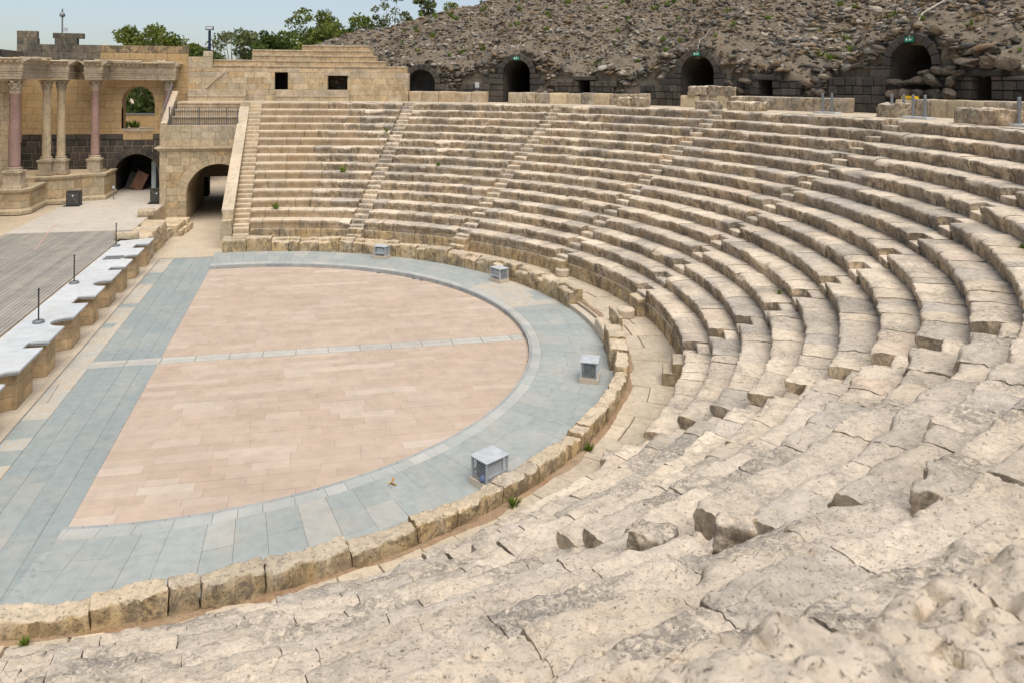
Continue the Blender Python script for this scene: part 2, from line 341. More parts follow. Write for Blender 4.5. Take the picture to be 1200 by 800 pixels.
# ------------------------------------------------------------------ terrain
def polar_sheet(name, r0, r1, a0, a1, z, mat, na=60, nr=4, kind='structure', zf=None, parent=None):
    A = np.linspace(a0, a1, na+1); Rr = np.linspace(r0, r1, nr+1)
    V = [(r*math.cos(R_(t)), r*math.sin(R_(t)), z if zf is None else zf(r, t)) for r in Rr for t in A]
    F = np.array([[j*(na+1)+i+1, j*(na+1)+i, (j+1)*(na+1)+i, (j+1)*(na+1)+i+1] for j in range(nr) for i in range(na)])
    return mk(name, np.array(V), F, mat, parent, kind=kind)
g = MB(); g.add([(-1500, -1500, -.06), (1500, -1500, -.06), (1500, 1500, -.06), (-1500, 1500, -.06)], [(0, 1, 2, 3)])
g.build('ground', M['sand'], kind='structure')
# solid core below the seats, stepped like them
def core():
    A = np.arange(END_LO, 90.8, 1.5); prof = [(R0+.25, 0.0), (R0+.25, Z0-.32)]
    for k in range(15):
        prof.append((lipR(k)+.25+TD, lipZ(k)-.32)); prof.append((lipR(k)+.27+TD, lipZ(k)+RH-.32 if k < 14 else DZ-.16))
    prof += [(31.0, DZ-.16), (31.0, 0)]
    V = [(r*math.cos(R_(t)), r*math.sin(R_(t)), z) for t in A for r, z in prof]; m = len(prof)
    F = [(i*m+j, i*m+j+1, (i+1)*m+j+1, (i+1)*m+j) for i in range(len(A)-1) for j in range(m-1)]
    F += [tuple(range(m))[::-1], tuple(range((len(A)-1)*m, len(A)*m))]
    mk('cavea_core', V, F, M['earth'], kind='structure')
core()

# ------------------------------------------------------------------ paving
def clip_poly(P, f):
    """keep the part of polygon P where f>=0 (f linear enough between points)"""
    out = []
    for i in range(len(P)):
        a, b = P[i], P[(i+1) % len(P)]; fa, fb = f(a), f(b)
        if fa >= 0: out.append(a)
        if fa*fb < 0:
            lo, hi = 0., 1.
            for _ in range(24):
                m = (lo+hi)/2
                if (f((a[0]+(b[0]-a[0])*m, a[1]+(b[1]-a[1])*m)) >= 0) == (fa >= 0): lo = m
                else: hi = m
            out.append((a[0]+(b[0]-a[0])*lo, a[1]+(b[1]-a[1])*lo))
    return out
def densify(P, step=.35):
    out = []
    for i in range(len(P)):
        a = np.array(P[i]); b = np.array(P[(i+1) % len(P)]); n = max(1, int(np.linalg.norm(b-a)/step))
        out += [tuple(a+(b-a)*j/n) for j in range(n)]
    return out
def area(P): return .5*sum(P[i][0]*P[(i+1) % len(P)][1]-P[(i+1) % len(P)][0]*P[i][1] for i in range(len(P)))
def dist2(P): return sum((np.mean(np.array(P), 0)-CAM[:2])**2)
def slab(P, z, th, mat, parent, name='paving_slab', gap=.006, ch=.008, into=None):
    if len(P) < 3 or abs(area(P)) < .015: return None
    if area(P) < 0: P = P[::-1]
    n = len(P); Q = np.array(P); c = Q.mean(0); ext = np.maximum(Q.max(0)-Q.min(0), .05)
    gv_ = np.array([gap*.4, gap*1.3]) if mat.name.startswith('rose limestone') else gap
    S1 = c+(Q-c)*np.maximum(.5, 1-2*gv_/ext); S2 = c+(Q-c)*np.maximum(.4, 1-2*(gv_+ch)/ext)
    V = [(*p, z-th) for p in S1]+[(*p, z-ch) for p in S1]+[(*p, z) for p in S2]
    F = [tuple(range(2*n, 3*n))]
    for l in (0, n): F += [(l+i, l+(i+1) % n, l+n+(i+1) % n, l+n+i) for i in range(n)]
    if into is not None: return into.add(V, F)
    return mk(name, V, F, mat, parent)
PC = np.array([.33, .04]); PR = 10.28; CH = -.99
inpink = lambda p: PR-math.hypot(p[0]-PC[0], p[1]-PC[1])
# pink semicircle
of = polar_sheet('orchestra_floor', 0.01, 13.4, -180, 180, -.03, M['jointpink'], 72, 4)
y = -10.3; cand = []
while y < 10.3:
    wd = rnd.uniform(.27, .40); y1 = min(y+wd, 10.34)
    if y < -1.45 < y1: y1 = -1.45
    if -1.46 < y < -.89: y = -.89; continue
    x = CH
    while x < 10.7:
        L = rnd.choice([.8, 1.1, 1.4, 1.9])*rnd.uniform(.85, 1.15)
        P = clip_poly(densify([(x, y), (x+L, y), (x+L, y1), (x, y1)]), inpink)
        if len(P) > 2 and abs(area(P)) > .02: cand.append((P, rnd.uniform(-.002, .002)))
        x += L
    y = y1
cand.sort(key=lambda c_: -abs(area(c_[0]))/dist2(c_[0])**1.5)
for P, zz in cand[:300]: slab(P, zz, .03, M['pink'], of, gap=.003, ch=.003)
rest = MB()
for P, zz in cand[300:]: slab(P, zz, .03, M['pink'], of, gap=.003, ch=.003, into=rest)
rest.build('far_paving_slabs', M['pink'], of, kind='stuff')
# white strip with the drain
st = empty('white_paving_strip', (CH, -1.17, 0), 'pale straight strip of paired slabs crossing the pink orchestra floor', 'paving strip')
x = -2.95
while x < 10.55:
    L = 1.0
    x1 = min(x+L, 10.5)
    slab([(x, -1.43), (x1, -1.43), (x1, -1.18), (x, -1.18)], .004, .03, M['white'], st, gap=.008)
    slab([(x, -1.165), (x1, -1.165), (x1, -.91), (x, -.91)], .004, .03, M['white'], st, gap=.008)
    x += L
# grey pavement along the stage, laid in long courses
gp = MB().box(-4.3, CH+.0, -24, 12.85, -.05, -.022).build('stage_side_pavement', M['jointgrey'], kind='structure')
xs = [-2.92, -2.42, -1.93, -1.42, CH]
for i in range(4):
    y = -22+rnd.uniform(0, .8)
    while y < 12.8:
        L = rnd.uniform(.7, 1.9); y1 = min(y+L, 12.8)
        if not (y < -1.43 and y1 > -.91) and not (-1.43 < y < -.91) and not (-1.43 < y1 < -.91):
            slab([(xs[i], y), (xs[i+1], y), (xs[i+1], y1), (xs[i], y1)], rnd.uniform(-.003, .003), .03, M['grey'], gp, gap=.0025, ch=.003)
        else:
            if y < -1.43: slab([(xs[i], y), (xs[i+1], y), (xs[i+1], -1.435), (xs[i], -1.435)], 0, .03, M['grey'], gp, gap=.0025, ch=.003)
            if y1 > -.9: slab([(xs[i], -.9), (xs[i+1], -.9), (xs[i+1], y1), (xs[i], y1)], 0, .03, M['grey'], gp, gap=.0025, ch=.003)
        y = y1
y = -16.
while y < 12.7:                      # veined marble remnants, broken into crooked pieces
    L = rnd.uniform(.5, 1.3); y1 = min(y+L, 12.7); k = rnd.uniform(-.12, .12); xm = -3.25+rnd.uniform(-.12, .12)
    mat = M['veined'] if rnd.random() < .75 else M['grey']
    if rnd.random() < .45:
        slab([(-3.56, y), (-2.93, y), (-2.93, y1), (-3.56, y1)], 0, .03, mat, gp, gap=.008)
    else:
        ym = y+L*rnd.uniform(.35, .65)
        slab([(-3.56, y), (xm, y), (xm+k, y1), (-3.56, y1)], 0, .03, mat, gp, gap=.01)
        slab([(xm, y), (-2.93, y), (-2.93, ym), (xm+k*.5, ym+k)], 0, .03, M['veined'], gp, gap=.01)
        slab([(xm+k*.5, ym+k), (-2.93, ym), (-2.93, y1), (xm+k, y1)], 0, .03, M['veined'], gp, gap=.01)
    y = y1
y = -16.
while y < 12.6:                      # beige kerb along the stage front
    L = rnd.uniform(.9, 1.6); slab([(-3.8, y), (-3.58, y), (-3.58, y+L), (-3.8, y+L)], .025, .06, M['slabbeige'], gp, gap=.006)
    slab([(-4.6, y), (-3.81, y), (-3.81, y+L), (-4.6, y+L)], -.004, .03, M['slabbeige'], gp, gap=.012); y += L
# raised grey ring
rf = polar_sheet('ring_floor', 10.9, 13.2, -96, 95, .125, M['jointgrey'], 80, 2)
aa = lambda r: math.degrees(math.asin((-CH)/r))     # ring ends on the chord line
def rp(rin, rout, t0, t1, n=4):
    Q = [tuple(PC*max(0, (13.0-rin)/2.7)+P2(rin, t0+(t1-t0)*i/n)) for i in range(n+1)]
    Q += [tuple(PC*max(0, (13.0-rout)/2.7)+P2(rout, t1+(t0-t1)*i/n)) for i in range(n+1)]
    return clip_poly(Q, lambda p: p[0]-CH)
t = -103.
while t < 96:
    dt = rnd.uniform(2.2, 3.2)
    slab(rp(PR, PR+.09, t, t+dt), .148, .15, M['kerb'], rf, 'kerb_stone', gap=.004)
    t += dt
t = -103.
while t < 96:
    dt = rnd.uniform(2.4, 4.0)
    slab(rp(PR+.09, PR+.42, t, t+dt), .15+rnd.uniform(-.002, .002), .04, M['ringedge'], rf, gap=.003, ch=.003); t += dt
t = -103.
while t < 96:
    dt = rnd.uniform(2.3, 3.7)
    cuts = [PR+.42, PR+.42+2.25*rnd.choice([.35, .5, .65]), 13.14]
    if rnd.random() < .5: cuts = [cuts[0], cuts[0]+.75*rnd.uniform(.8, 1.2), cuts[0]+1.6*rnd.uniform(.9, 1.1), 13.14]
    for r0_, r1_ in zip(cuts[:-1], cuts[1:]):
        mt = M['ring']
        tc = t+dt/2
        if (8 < tc < 27 and r0_ < 12.1 and r0_ > 10.6) : mt = M['veined']
        slab(rp(r0_, r1_, t, t+dt), .15+rnd.uniform(-.003, .003), .04, mt, rf, gap=.0025, ch=.003)
    t += dt
# passage floor, stage floors
MB().box(-4.7, -.75, 12.86, 40, -.05, .004).build('passage_floor', M['dust'], kind='structure')
# walkway between the bench ring and the seats
wk = polar_sheet('walkway', 13.25, 15.35, -97, 92, WALKZ-.03, M['earth'], 80, 2)
t = -97.
while t < 91:
    dt = rnd.uniform(2.6, 4.8); rr = [13.3, 14.2+rnd.uniform(-.25, .3), 15.15] if rnd.random() < .45 else [13.3, 15.15]
    for r0_, r1_ in zip(rr[:-1], rr[1:]):
        Q = [tuple(P2(r0_, t+dt*i/3)) for i in range(4)]+[tuple(P2(r1_, t+dt*(1-i/3))) for i in range(4)]
        slab(Q, WALKZ+rnd.uniform(-.012, .008), .05, M['walk'], wk, gap=rnd.uniform(.012, .03), ch=.015)
    t += dt
t = -9.
for (t0, t1) in ((-12, -6), (-6, 0), (0, 5)):        # pale sill slabs in the gap of the bench ring
    Q = [tuple(P2(12.98, t0+(t1-t0)*i/3)) for i in range(4)]+[tuple(P2(13.5, t1-(t1-t0)*i/3)) for i in range(4)]
    slab(Q, .30 if t0 > -6 else .31, .2, M['slabbeige'], wk, gap=.01)
# diazoma
dz = polar_sheet('upper_walkway', 25.2, 30.6, -97, 92, DZ+.012, M['walk'], 80, 3)

# ------------------------------------------------------------------ rough blocks swept round the arc
def resample(prof, res):
    out = []
    n = len(prof)
    for i in range(n):
        a = np.array(prof[i], float); b = np.array(prof[(i+1) % n], float); hid = min(a[0], b[0]) > .5 or max(a[1], b[1]) < -.44
        m = max(1, int(round(np.linalg.norm(b-a)/(res*(5 if hid else 1)))))
        out += [a+(b-a)*j/m for j in range(m)]
    return np.array(out)
def dist_to_cam(r, t, z):
    p = P2(r, t); return math.sqrt((p[0]-CAM[0])**2+(p[1]-CAM[1])**2+(z-CAM[2])**2)
def rough_block(name, R, zt, t0, t1, prof, mat, parent, er=.03, amp=.02, res=.1, tilt=0., dr=0., dz_=0., yaw=0., nose=True, fine=.35, chip=0.0):
    """prof: closed loop of (r, z) relative to lip radius R and top zt, swept from angle t0 to t1"""
    Q = resample(prof, res); c = Q.mean(0); L = R*R_(t1-t0); ns = max(3, int(L/res)+1)
    S = [(t0, .35), (t0, .72), (t0, .955)]
    e1 = min(.035, L*.12)/R*180/math.pi
    S += [(t0+e1+(t1-t0-2*e1)*i/ns, 1.) for i in range(ns+1)]
    S += [(t1, .955), (t1, .72), (t1, .35)]
    m = len(Q); tt = np.array([s[0] for s in S]); ss = np.array([s[1] for s in S])
    PQ = c+(Q[None]-c)*ss[:, None, None]                        # stations x m x 2
    r = PQ[..., 0]; z = PQ[..., 1]; tm = (t0+t1)/2
    rr = r+R+dr; ang = np.repeat(tt[:, None], m, 1)
    x = rr*np.cos(np.radians(ang)); yv = rr*np.sin(np.radians(ang))
    W = np.stack([x, yv, np.repeat(zt+dz_, x.size).reshape(x.shape)+z], -1).reshape(-1, 3)
    rl = r.ravel(); zl = z.ravel()
    if er:
        n1 = .5+.5*fbm(W*np.array([1, 1, .3]), 1.4 if res > .06 else 2.2, 4, .6); n1 = np.clip(n1, 0, 1.4)
        near = np.exp(-np.clip(rl, 0, 9)/(.13 if res > .06 else .085))
        topm = np.clip(1+zl/.25, 0, 1)
        W[:, 2] -= er*n1*near*topm*1.0
        rad = np.stack([W[:, 0], W[:, 1]], 1); rad /= np.linalg.norm(rad, axis=1)[:, None]
        W[:, :2] += rad*(er*.8*np.clip(n1, 0, 1)*near*topm)[:, None]
        if chip:                                                   # broken corners and bites out of the nose
            n3 = fbm(W*np.array([1, 1, .2])+91.3, .9, 2); bite = np.clip((n3-.25)*2.2, 0, 1)*near*topm
            W[:, 2] -= chip*bite; W[:, :2] += rad*(chip*1.1*bite)[:, None]
    W += amp*vfbm(W, 2.6, 3, .55)
    if res < .085: W += amp*.4*vfbm(W, 7., 2, .6)
    if res < .06:
        W += amp*fine*vfbm(W, 19., 2, .6)
        c1 = fbm(W+5.5, 3.1, 3, .5); c2 = fbm(W+55., 8.5, 2, .5); p1 = fbm(W+25., 15., 2, .5)
        W[:, 2] -= .014*np.exp(-(c1/.05)**2)+.009*np.exp(-(c2/.08)**2)+.022*np.clip((p1-.42)*4, 0, 1)
        st_ = fbm(W+150., 1.7, 2); W[:, 2] += .022*np.round(st_*2.2+.35*fbm(W+9., 6., 2))/2.2                     # broken bedding layers
    if tilt or yaw:
        cc = np.array([(R+.35)*math.cos(R_(tm)), (R+.35)*math.sin(R_(tm)), zt])
        rad = np.array([math.cos(R_(tm)), math.sin(R_(tm)), 0]); tan = np.array([-rad[1], rad[0], 0])
        D = W-cc; a_ = D@rad; b_ = D@tan
        W[:, 2] += a_*tilt+b_*yaw
    k = len(S); I = np.arange(k-1)[:, None]*m; J = np.arange(m)[None]; J2 = (J+1) % m
    F4 = np.stack([I+J, I+m+J, I+m+J2, I+J2], -1).reshape(-1, 4)
    me = bpy.data.meshes.new(name)
    nV = len(W); nq = len(F4)
    me.vertices.add(nV); me.vertices.foreach_set('co', W.astype(np.float32).ravel())
    loops = np.concatenate([F4.ravel(), np.arange(m), np.arange((k-1)*m, k*m)[::-1]])
    me.loops.add(len(loops)); me.loops.foreach_set('vertex_index', loops.astype(np.int32))
    me.polygons.add(nq+2); me.polygons.foreach_set('loop_start', np.concatenate([np.arange(0, nq*4, 4), [nq*4, nq*4+m]]).astype(np.int32))
    me.update(calc_edges=True); me.materials.append(mat)
    if res < .5:
        me.polygons.foreach_set('use_smooth', np.ones(nq+2, bool))
        try: me.set_sharp_from_angle(angle=R_(50))
        except Exception: pass
    o = obj(name, me); place(o, parent)
    return o
SEATP = [(.10, -.47), (.06, -.22), (.02, -.165), (.004, -.13), (.0, -.035), (.03, 0.), (.35, .004), (.88, .006), (.88, -.47)]
BOXP = lambda d, h: [(0, -h), (0, -.02), (.02, 0), (d, 0), (d, -h)]
def lod(d): return min(.22, max(.015, d*.0040))

def jit(si, k, hw):
    """angular half widths of a stairway notch to either side; the worn stairways are ragged"""
    if si < 5: return hw, hw
    q_ = random.Random(si*100+k*7)
    if si >= 7:
        if q_.random() < .38: return hw*.06, hw*.06
        sh = q_.uniform(-.7, .7)*hw; return max(.1*hw, hw*q_.uniform(.5, 1.05)-sh), max(.1*hw, hw*q_.uniform(.5, 1.05)+sh)
    return hw*q_.uniform(.8, 1.15), hw*q_.uniform(.8, 1.15)
# seat rows: one thing per tier, each block a part
random_near = random.Random(5)
for k in range(15):
    R = lipR(k); zt = lipZ(k)
    row = empty('seat_row', (R, 0, zt-RH), '%s tier of weathered limestone seat blocks counted up from the bench ring' % ORD[k], 'seat row', 'curved tiers of stone seats')
    if k == 0: row['label'] = 'lowest tier of limestone seats with rough capping stones above the foot wall'
    if k == 14: row['label'] = 'highest tier of limestone seats edging the upper walkway'
    edges = [90.15]+STAIRS[1:]
    hw = math.degrees(SW/R)
    for i in range(len(edges)):
        hi = edges[i]-jit(i, k, hw)[0]; lo = edges[i+1]+jit(i+1, k, hw)[1] if i+1 < len(edges) else END_LO
        if hi-lo < .5: continue
        t = hi
        while t > lo+.2:
            L = rnd.choice([.55, .7, .85, 1.0, 1.3])*rnd.uniform(.85, 1.15)*(1.25 if t > 62 else 1); dt = math.degrees(L/R)
            if t-dt < lo+math.degrees(.45/R): dt = t-lo
            tm = t-dt/2; d = dist_to_cam(R, tm, zt); nearness = min(1, max(0, (16-d)/9))
            q = random_near
            new = tm > 79 or (tm > 70 and k > 8 and rnd.random() < .5)
            er = .012 if new else (.045+.015*nearness)*rnd.uniform(.6, 1.5)
            amp = .004 if new else .024-.012*nearness
            mat = M['newseat'] if new else (M['near'] if d < 12.5 or (d < 15 and q.random() < .5) else M['seat'])
            gap = math.degrees((.005+q.random()*.007)*(1-.6*nearness)/R)
            dr = q.uniform(-.012, .012)*(1+2.2*nearness); dz_ = q.uniform(-.013, .013)
            if new: dr = dz_ = 0
            prof = SEATP
            if k == 14 and -84.5 < tm < -71.5: dr = -.42+q.uniform(-.05, .05); dz_ = .05; er = .09; amp = .028; mat = M['rock']
            if k == 13 and -84.5 < tm < -71.5 : dr = -.12
            chip = 0 if new else (.07+.12*nearness)*q.uniform(.3, 1.5)
            rough_block('seat_block', R, zt, t-dt+gap, t-gap, prof, mat, row, er, amp, lod(d), q.uniform(-.03, .005)*nearness, dr, dz_, q.uniform(-.009, .009)*nearness, chip=chip)
            t -= dt

# foot wall below the lowest tier
fw = empty('foot_wall', (R0, 0, WALKZ), 'orange-stained ashlar course standing under the lowest tier of seats', 'wall')
for i in range(len(STAIRS)):
    hw = math.degrees(SW/R0); hi = STAIRS[i]-hw; lo = STAIRS[i+1]+hw if i+1 < len(STAIRS) else END_LO
    t = hi
    while t > lo+.2:
        L = rnd.uniform(.45, .95); dt = math.degrees(L/R0)
        if t-dt < lo+1.2: dt = t-lo
        d = dist_to_cam(R0, t, .8)
        rough_block('wall_block', R0+.045, Z0-.455, t-dt+.03, t-.03, BOXP(.5, .62), M['barrier'], fw, .006, .008, max(.12, lod(d)), dr=rnd.uniform(-.012, .012)); t -= dt
# rubble of small stones wedged on the near slope
# stairways: two steps to each tier
names = ['stairway at the far end of the seating, beside the white sloping parapet', 'second stairway of the seating, counted from the white sloping parapet', 'third stairway of the seating, counted from the white sloping parapet',
         'fourth stairway from the white sloping parapet, with a drum stone at its foot', 'fifth stairway from the white sloping parapet, facing the gap in the bench ring', 'sixth stairway of the seating, counted from the white sloping parapet',
         'seventh stairway from the white sloping parapet, with dark block ends along one side', 'eighth stairway from the white sloping parapet, worn and broken among eroded seats', 'last stairway from the white sloping parapet, at the ruined end of the seating']
for si, ac in enumerate(STAIRS):
    stw = empty('stairway', (*P2(R0, ac), WALKZ), names[si], 'stairs', 'stairways between the seat wedges')
    rs = random.Random(si+40)
    for k in range(15):
        for hlf in (0, 1):
            R = lipR(k)+.02+.36*hlf; zt = lipZ(k)-.21+.21*hlf; hw = math.degrees((SW-.012)/R); d = dist_to_cam(R, ac, zt); nr = min(1, max(0, (16-d)/9))
            if si == 7 and k > 5 and rs.random() < .0: continue
            mat = M['newseat'] if si == 0 else (M['near'] if d < 12.5 else M['seat'])
            rough_block('step', R, zt, ac-hw, ac+hw, BOXP(.55, .30), mat, stw, .004 if si == 0 else .02+.04*nr, .004 if si == 0 else .01+.02*nr, max(lod(d), .03), dr=rs.uniform(-.01, .01), chip=0 if si == 0 else .03+.06*nr)
    for q_, (dr, zt) in enumerate(((-.30, 1.0), (-.55, .72))):
        if si in (3, 4) and q_ == 1: continue
        R = R0+dr+.02; hw = math.degrees((SW-.02)/R); d = dist_to_cam(R, ac, zt)
        rough_block('step', R, zt, ac-hw, ac+hw, BOXP(.62, zt-WALKZ+.03), M['barrier'] if si else M['newseat'], stw, .02, .01, max(.06, lod(d)))
# drum stones at two stairway feet
for (x, y_, lab) in ((14.28, -.9, 'round drum stone at the foot of the stairway facing the bench gap'), (13.95, 4.9, 'round drum stone at the foot of the fourth stairway')):
    mb = MB().lathe((0, 0, 0), [(.27, 0), (.30, .03), (.31, .26), (.28, .30)], 20)
    o = mb.build('drum_stone', M['walk'], label=lab, cat='drum stone', group='drum stones below the stairways'); o.location = (x, y_, WALKZ+.005)

# bench ring round the orchestra
BENCH = [(0, -.62), (0, -.30), (.02, -.27), (.20, -.26), (.24, -.03), (.28, 0), (.50, -.01), (.54, -.04), (.55, -.62)]
def bench(t_lo, t_hi, label):
    b = empty('stone_bench', (*P2(13.2, (t_lo+t_hi)/2), .15), label, 'bench', 'curved stone benches around the orchestra')
    t = t_hi; q = random.Random(int(t_hi*3)+11)
    while t > t_lo+.3:
        L = q.choice([.5, .7, .9, 1.1, 1.3])*q.uniform(.9, 1.1); dt = math.degrees(L/13.2)
        if t-dt < t_lo+2: dt = t-t_lo
        d = dist_to_cam(13.2, t-dt/2, .7); nearp = t < -20
        zt = (.80+q.uniform(-.05, .06)) if not nearp else .74+q.uniform(-.07, .06)
        prof = [(.17, -.80), (.18, -.05), (.21, 0), (.50, -.0), (.54, -.04), (.55, -.80)] if nearp else [(0, -.80), (0.01, -.05), (.04, 0), (.50, -.0), (.54, -.04), (.55, -.80)] if (q.random() < .4) else [(0, -.72), (0, -.16), (.02, -.13), (.22, -.12), (.26, -.02), (.3, 0), (.5, -.01), (.54, -.04), (.55, -.72)]
        rough_block('bench_block', 12.96, zt, t-dt+.06, t-.06, prof, M['barrier'], b, .075, .034, max(.026, lod(d)*.6), q.uniform(-.06, .06), q.uniform(-.015, .015), 0, q.uniform(-.05, .05), chip=.13)
        t -= dt
bench(5.0, 93.4, 'low curved bench of stone blocks below the far seats, ending by the passage')
bench(-94.6, -12.8, 'low curved bench of orange-stained stone blocks beside the near walkway')
dv_ = []
ta_ = np.arange(-95, 92, .8)
for t in ta_:
    o1 = 13.60+.10*fbm(np.array([[t*.35, 0, 0]]), 1.)[0]; i1 = 13.40
    dv_ += [(*P2(i1, t), WALKZ+.03), (*P2((i1+o1)/2+.03, t), WALKZ+.026), (*P2(o1, t), WALKZ-.012)]
mk('dirt_strip', dv_, [(i*3+j, i*3+j+1, i*3+j+4, i*3+j+3) for i in range(len(ta_)-1) for j in range(2)], M['dirt'], wk, kind='stuff')
b = empty('stone_bench', (*P2(13.2, -9), .15), 'broken bench end with a thin upright slab at the gap in the ring', 'bench')
rough_block('seat_slab', 12.98, .62, -11.5, -6.4, BOXP(.42, .42), M['walk'], b, .04, .015, .05)
rough_block('upright_slab', 13.42, 1.05, -12.6, -7.2, BOXP(.14, .75), M['barrier'], b, .05, .03, .05, chip=.1)

# ------------------------------------------------------------------ ashlar walls: every block its own piece
def piece(M_, poly, mat, parent, depth, proud=0., ch=.012, name='wall_block'):
    bas = mat.name.startswith('basalt'); ch = max(ch, .03) if bas else ch
    n = len(poly); A = np.array(poly, float); c = A.mean(0); ext = np.maximum(A.max(0)-A.min(0), .05)
    g_ = .016 if bas else .005; S1 = c+(A-c)*np.maximum(.6, 1-2*g_/ext); S2 = c+(A-c)*np.maximum(.5, 1-2*(g_+ch)/ext)
    V = [M_(s, z, -proud) for s, z in S2]+[M_(s, z, -proud+ch) for s, z in S1]+[M_(s, z, depth) for s, z in S1]
    F = [tuple(range(n)), tuple(range(3*n-1, 2*n-1, -1))]
    for l in (0, n): F += [(l+(i+1) % n, l+i, l+n+i, l+n+(i+1) % n) for i in range(n)]
    return mk(name, V, F, mat, parent)
def ashlar(M_, s0, s1, courses, parent, matf, L=(.6, 1.1), depth=.4, openings=(), proud=.012, seed=1, joint=True, tops=None, name='wall_block'):
    """openings: (sa, sb, zb, ztop(s)); blocks are cut to them"""
    q = random.Random(seed)
    for ci in range(len(courses)-1):
        z0, z1 = courses[ci], courses[ci+1]; s = s0
        first = q.uniform(.4, 1)
        while s < s1-1e-3:
            l = q.uniform(*L)*(first if s == s0 else 1); e_ = s+l
            if e_ > s1-.25: e_ = s1
            zz = z1
            if tops is not None:
                zz = min(z1, tops((s+e_)/2))
                if zz-z0 < .05: s = e_; continue
            pts = sorted(set([s, e_]+[x for o_ in openings for x in (o_[0], o_[1]) if s < x < e_]+list(np.linspace(s, e_, max(9, int((e_-s)/.12))))))
            segs = []; cur = []
            for a_, b_ in zip(pts[:-1], pts[1:]):
                mid = (a_+b_)/2; la, lb, blocked = z0, z0, False
                for (oa, ob, zb, zf) in openings:
                    if oa <= mid <= ob and zz > zb+.01:
                        if z0 < zb-.01: continue
                        la = max(la, zf(a_)); lb = max(lb, zf(b_))
                if min(la, lb) > zz-.02: blocked = True
                if blocked:
                    if cur: segs.append(cur); cur = []
                else: cur.append((a_, b_, min(la, zz-.005), min(lb, zz-.005)))
            if cur: segs.append(cur)
            for sg in segs:
                low = [(sg[0][0], sg[0][2])]
                for a_, b_, la, lb in sg: low.append((b_, lb))
                if all(abs(p[1]-z0) < 1e-6 for p in low): low = [low[0], low[-1]]
                poly = low+[(sg[-1][1], zz), (sg[0][0], zz)]
                if sg[-1][1]-sg[0][0] > .06:
                    piece(M_, poly, matf((sg[0][0]+sg[-1][1])/2, (z0+zz)/2, q), parent, depth, q.uniform(0, proud), name=name)
            s = e_
def line_map(p0, p1):
    p0 = np.array(p0, float); p1 = np.array(p1, float); d = (p1-p0)/np.linalg.norm(p1-p0); n = np.array([-d[1], d[0]])   # depth goes to the left of travel
    return lambda s, z, t: (p0[0]+d[0]*s+n[0]*t, p0[1]+d[1]*s+n[1]*t, z)
def arc_map(R, sign=-1):
    # s measured as arc length growing with decreasing angle (as seen from inside, left to right)
    return lambda s, z, t: ((R+t)*math.cos(R_(90)-s/R), (R+t)*math.sin(R_(90)-s/R), z)
def arch_top(c, r, spring): return lambda s: spring+math.sqrt(max(0, r*r-(s-c)**2)) if abs(s-c) < r+1e-6 else spring
def voussoirs(M_, c, spring, r0, r1, n, mat, parent, depth, proud=.03, name='voussoir', smax=1e9):
    for i in range(n):
        a0 = math.pi*i/n; a1 = math.pi*(i+1)/n; am = (a0+a1)/2
        if c-r0*math.cos(a1) > smax: continue
        P = [(c-r0*math.cos(x), spring+r0*math.sin(x)) for x in (a1, am, a0)]+[(c-r1*math.cos(x), spring+r1*math.sin(x)) for x in (a0, am, a1)]
        piece(M_, P[::-1], mat, parent, depth, proud+rnd.uniform(0, .015), name=name)
def vault(M_, c, spring, r, z0, d0, d1, mat, parent, n=14, name='vault_lining', end=False):
    pr = [(c-r, z0)]+[(c-r*math.cos(math.pi*i/n), spring+r*math.sin(math.pi*i/n)) for i in range(n+1)]+[(c+r, z0)]
    V = [M_(s, z, d0) for s, z in pr]+[M_(s, z, d1) for s, z in pr]; m = len(pr)
    F = [(i, i+1, m+i+1, m+i) for i in range(m-1)]
    if end: F.append(tuple(range(m, 2*m)))
    return mk(name, V, F, mat, parent)
def sweep(path, prof, mat, parent, name, closed_back=True):
    """profile (out, z) swept along a plan polyline; 'out' points right of travel"""
    P = [np.array(p, float) for p in path]; V = []; m = len(prof)
    for i, p in enumerate(P):
        d0 = P[i]-P[i-1] if i else P[1]-P[0]; d1 = P[i+1]-P[i] if i < len(P)-1 else d0
        d0 /= np.linalg.norm(d0); d1 /= np.linalg.norm(d1)
        n0 = np.array([d0[1], -d0[0]]); n1 = np.array([d1[1], -d1[0]]); b = n0+n1; b /= max(1e-6, b@n0)
        V += [(*(p+b*o), z) for o, z in prof]
    F = [(i*m+j, (i+1)*m+j, (i+1)*m+(j+1) % m, i*m+(j+1) % m) for i in range(len(P)-1) for j in range(m)]
    F += [tuple(range(m)), tuple(range((len(P)-1)*m, len(P)*m))[::-1]]
    return mk(name, V, F, mat, parent)

# ------------------------------------------------------------------ stage
SZ = 1.10
pf = empty('stage_front', (-4.0, 2, 0), 'low stage front of tan piers and niches under pale grey cap slabs', 'stage front')
piers = [(-12.6, .9), (-10.4, .8), (-8.2, .95), (-5.95, .8), (-3.5, 1.15), (-1.5, .8), (.87, .95), (3.1, .72), (5.4, .95), (7.35, .75), (9.55, .75), (11.75, .8)]
q = random.Random(3)
for i, (yc, wd) in enumerate(piers):
    for ci in range(3):
        z0, z1 = .005+.325*ci, .325*(ci+1)
        sp = yc+q.uniform(-.15, .15)
        for (a_, b_) in (((yc-wd/2, sp), (sp, yc+wd/2)) if ci % 2 == 0 else ((yc-wd/2, yc+wd/2),)):
            j = q.uniform(0, .012)
            mb = MB().prism([(-4.42, a_+.004), (-3.92+j, a_+.004), (-3.92+j, b_-.004), (-4.42, b_-.004)], z0+.003, z1-.003, .01); mb.build('pier_block', M['pier'], pf)
def niche(i):
    (y0, w0), (y1, w1) = piers[i], piers[i+1]; return y0+w0/2, y1-w1/2
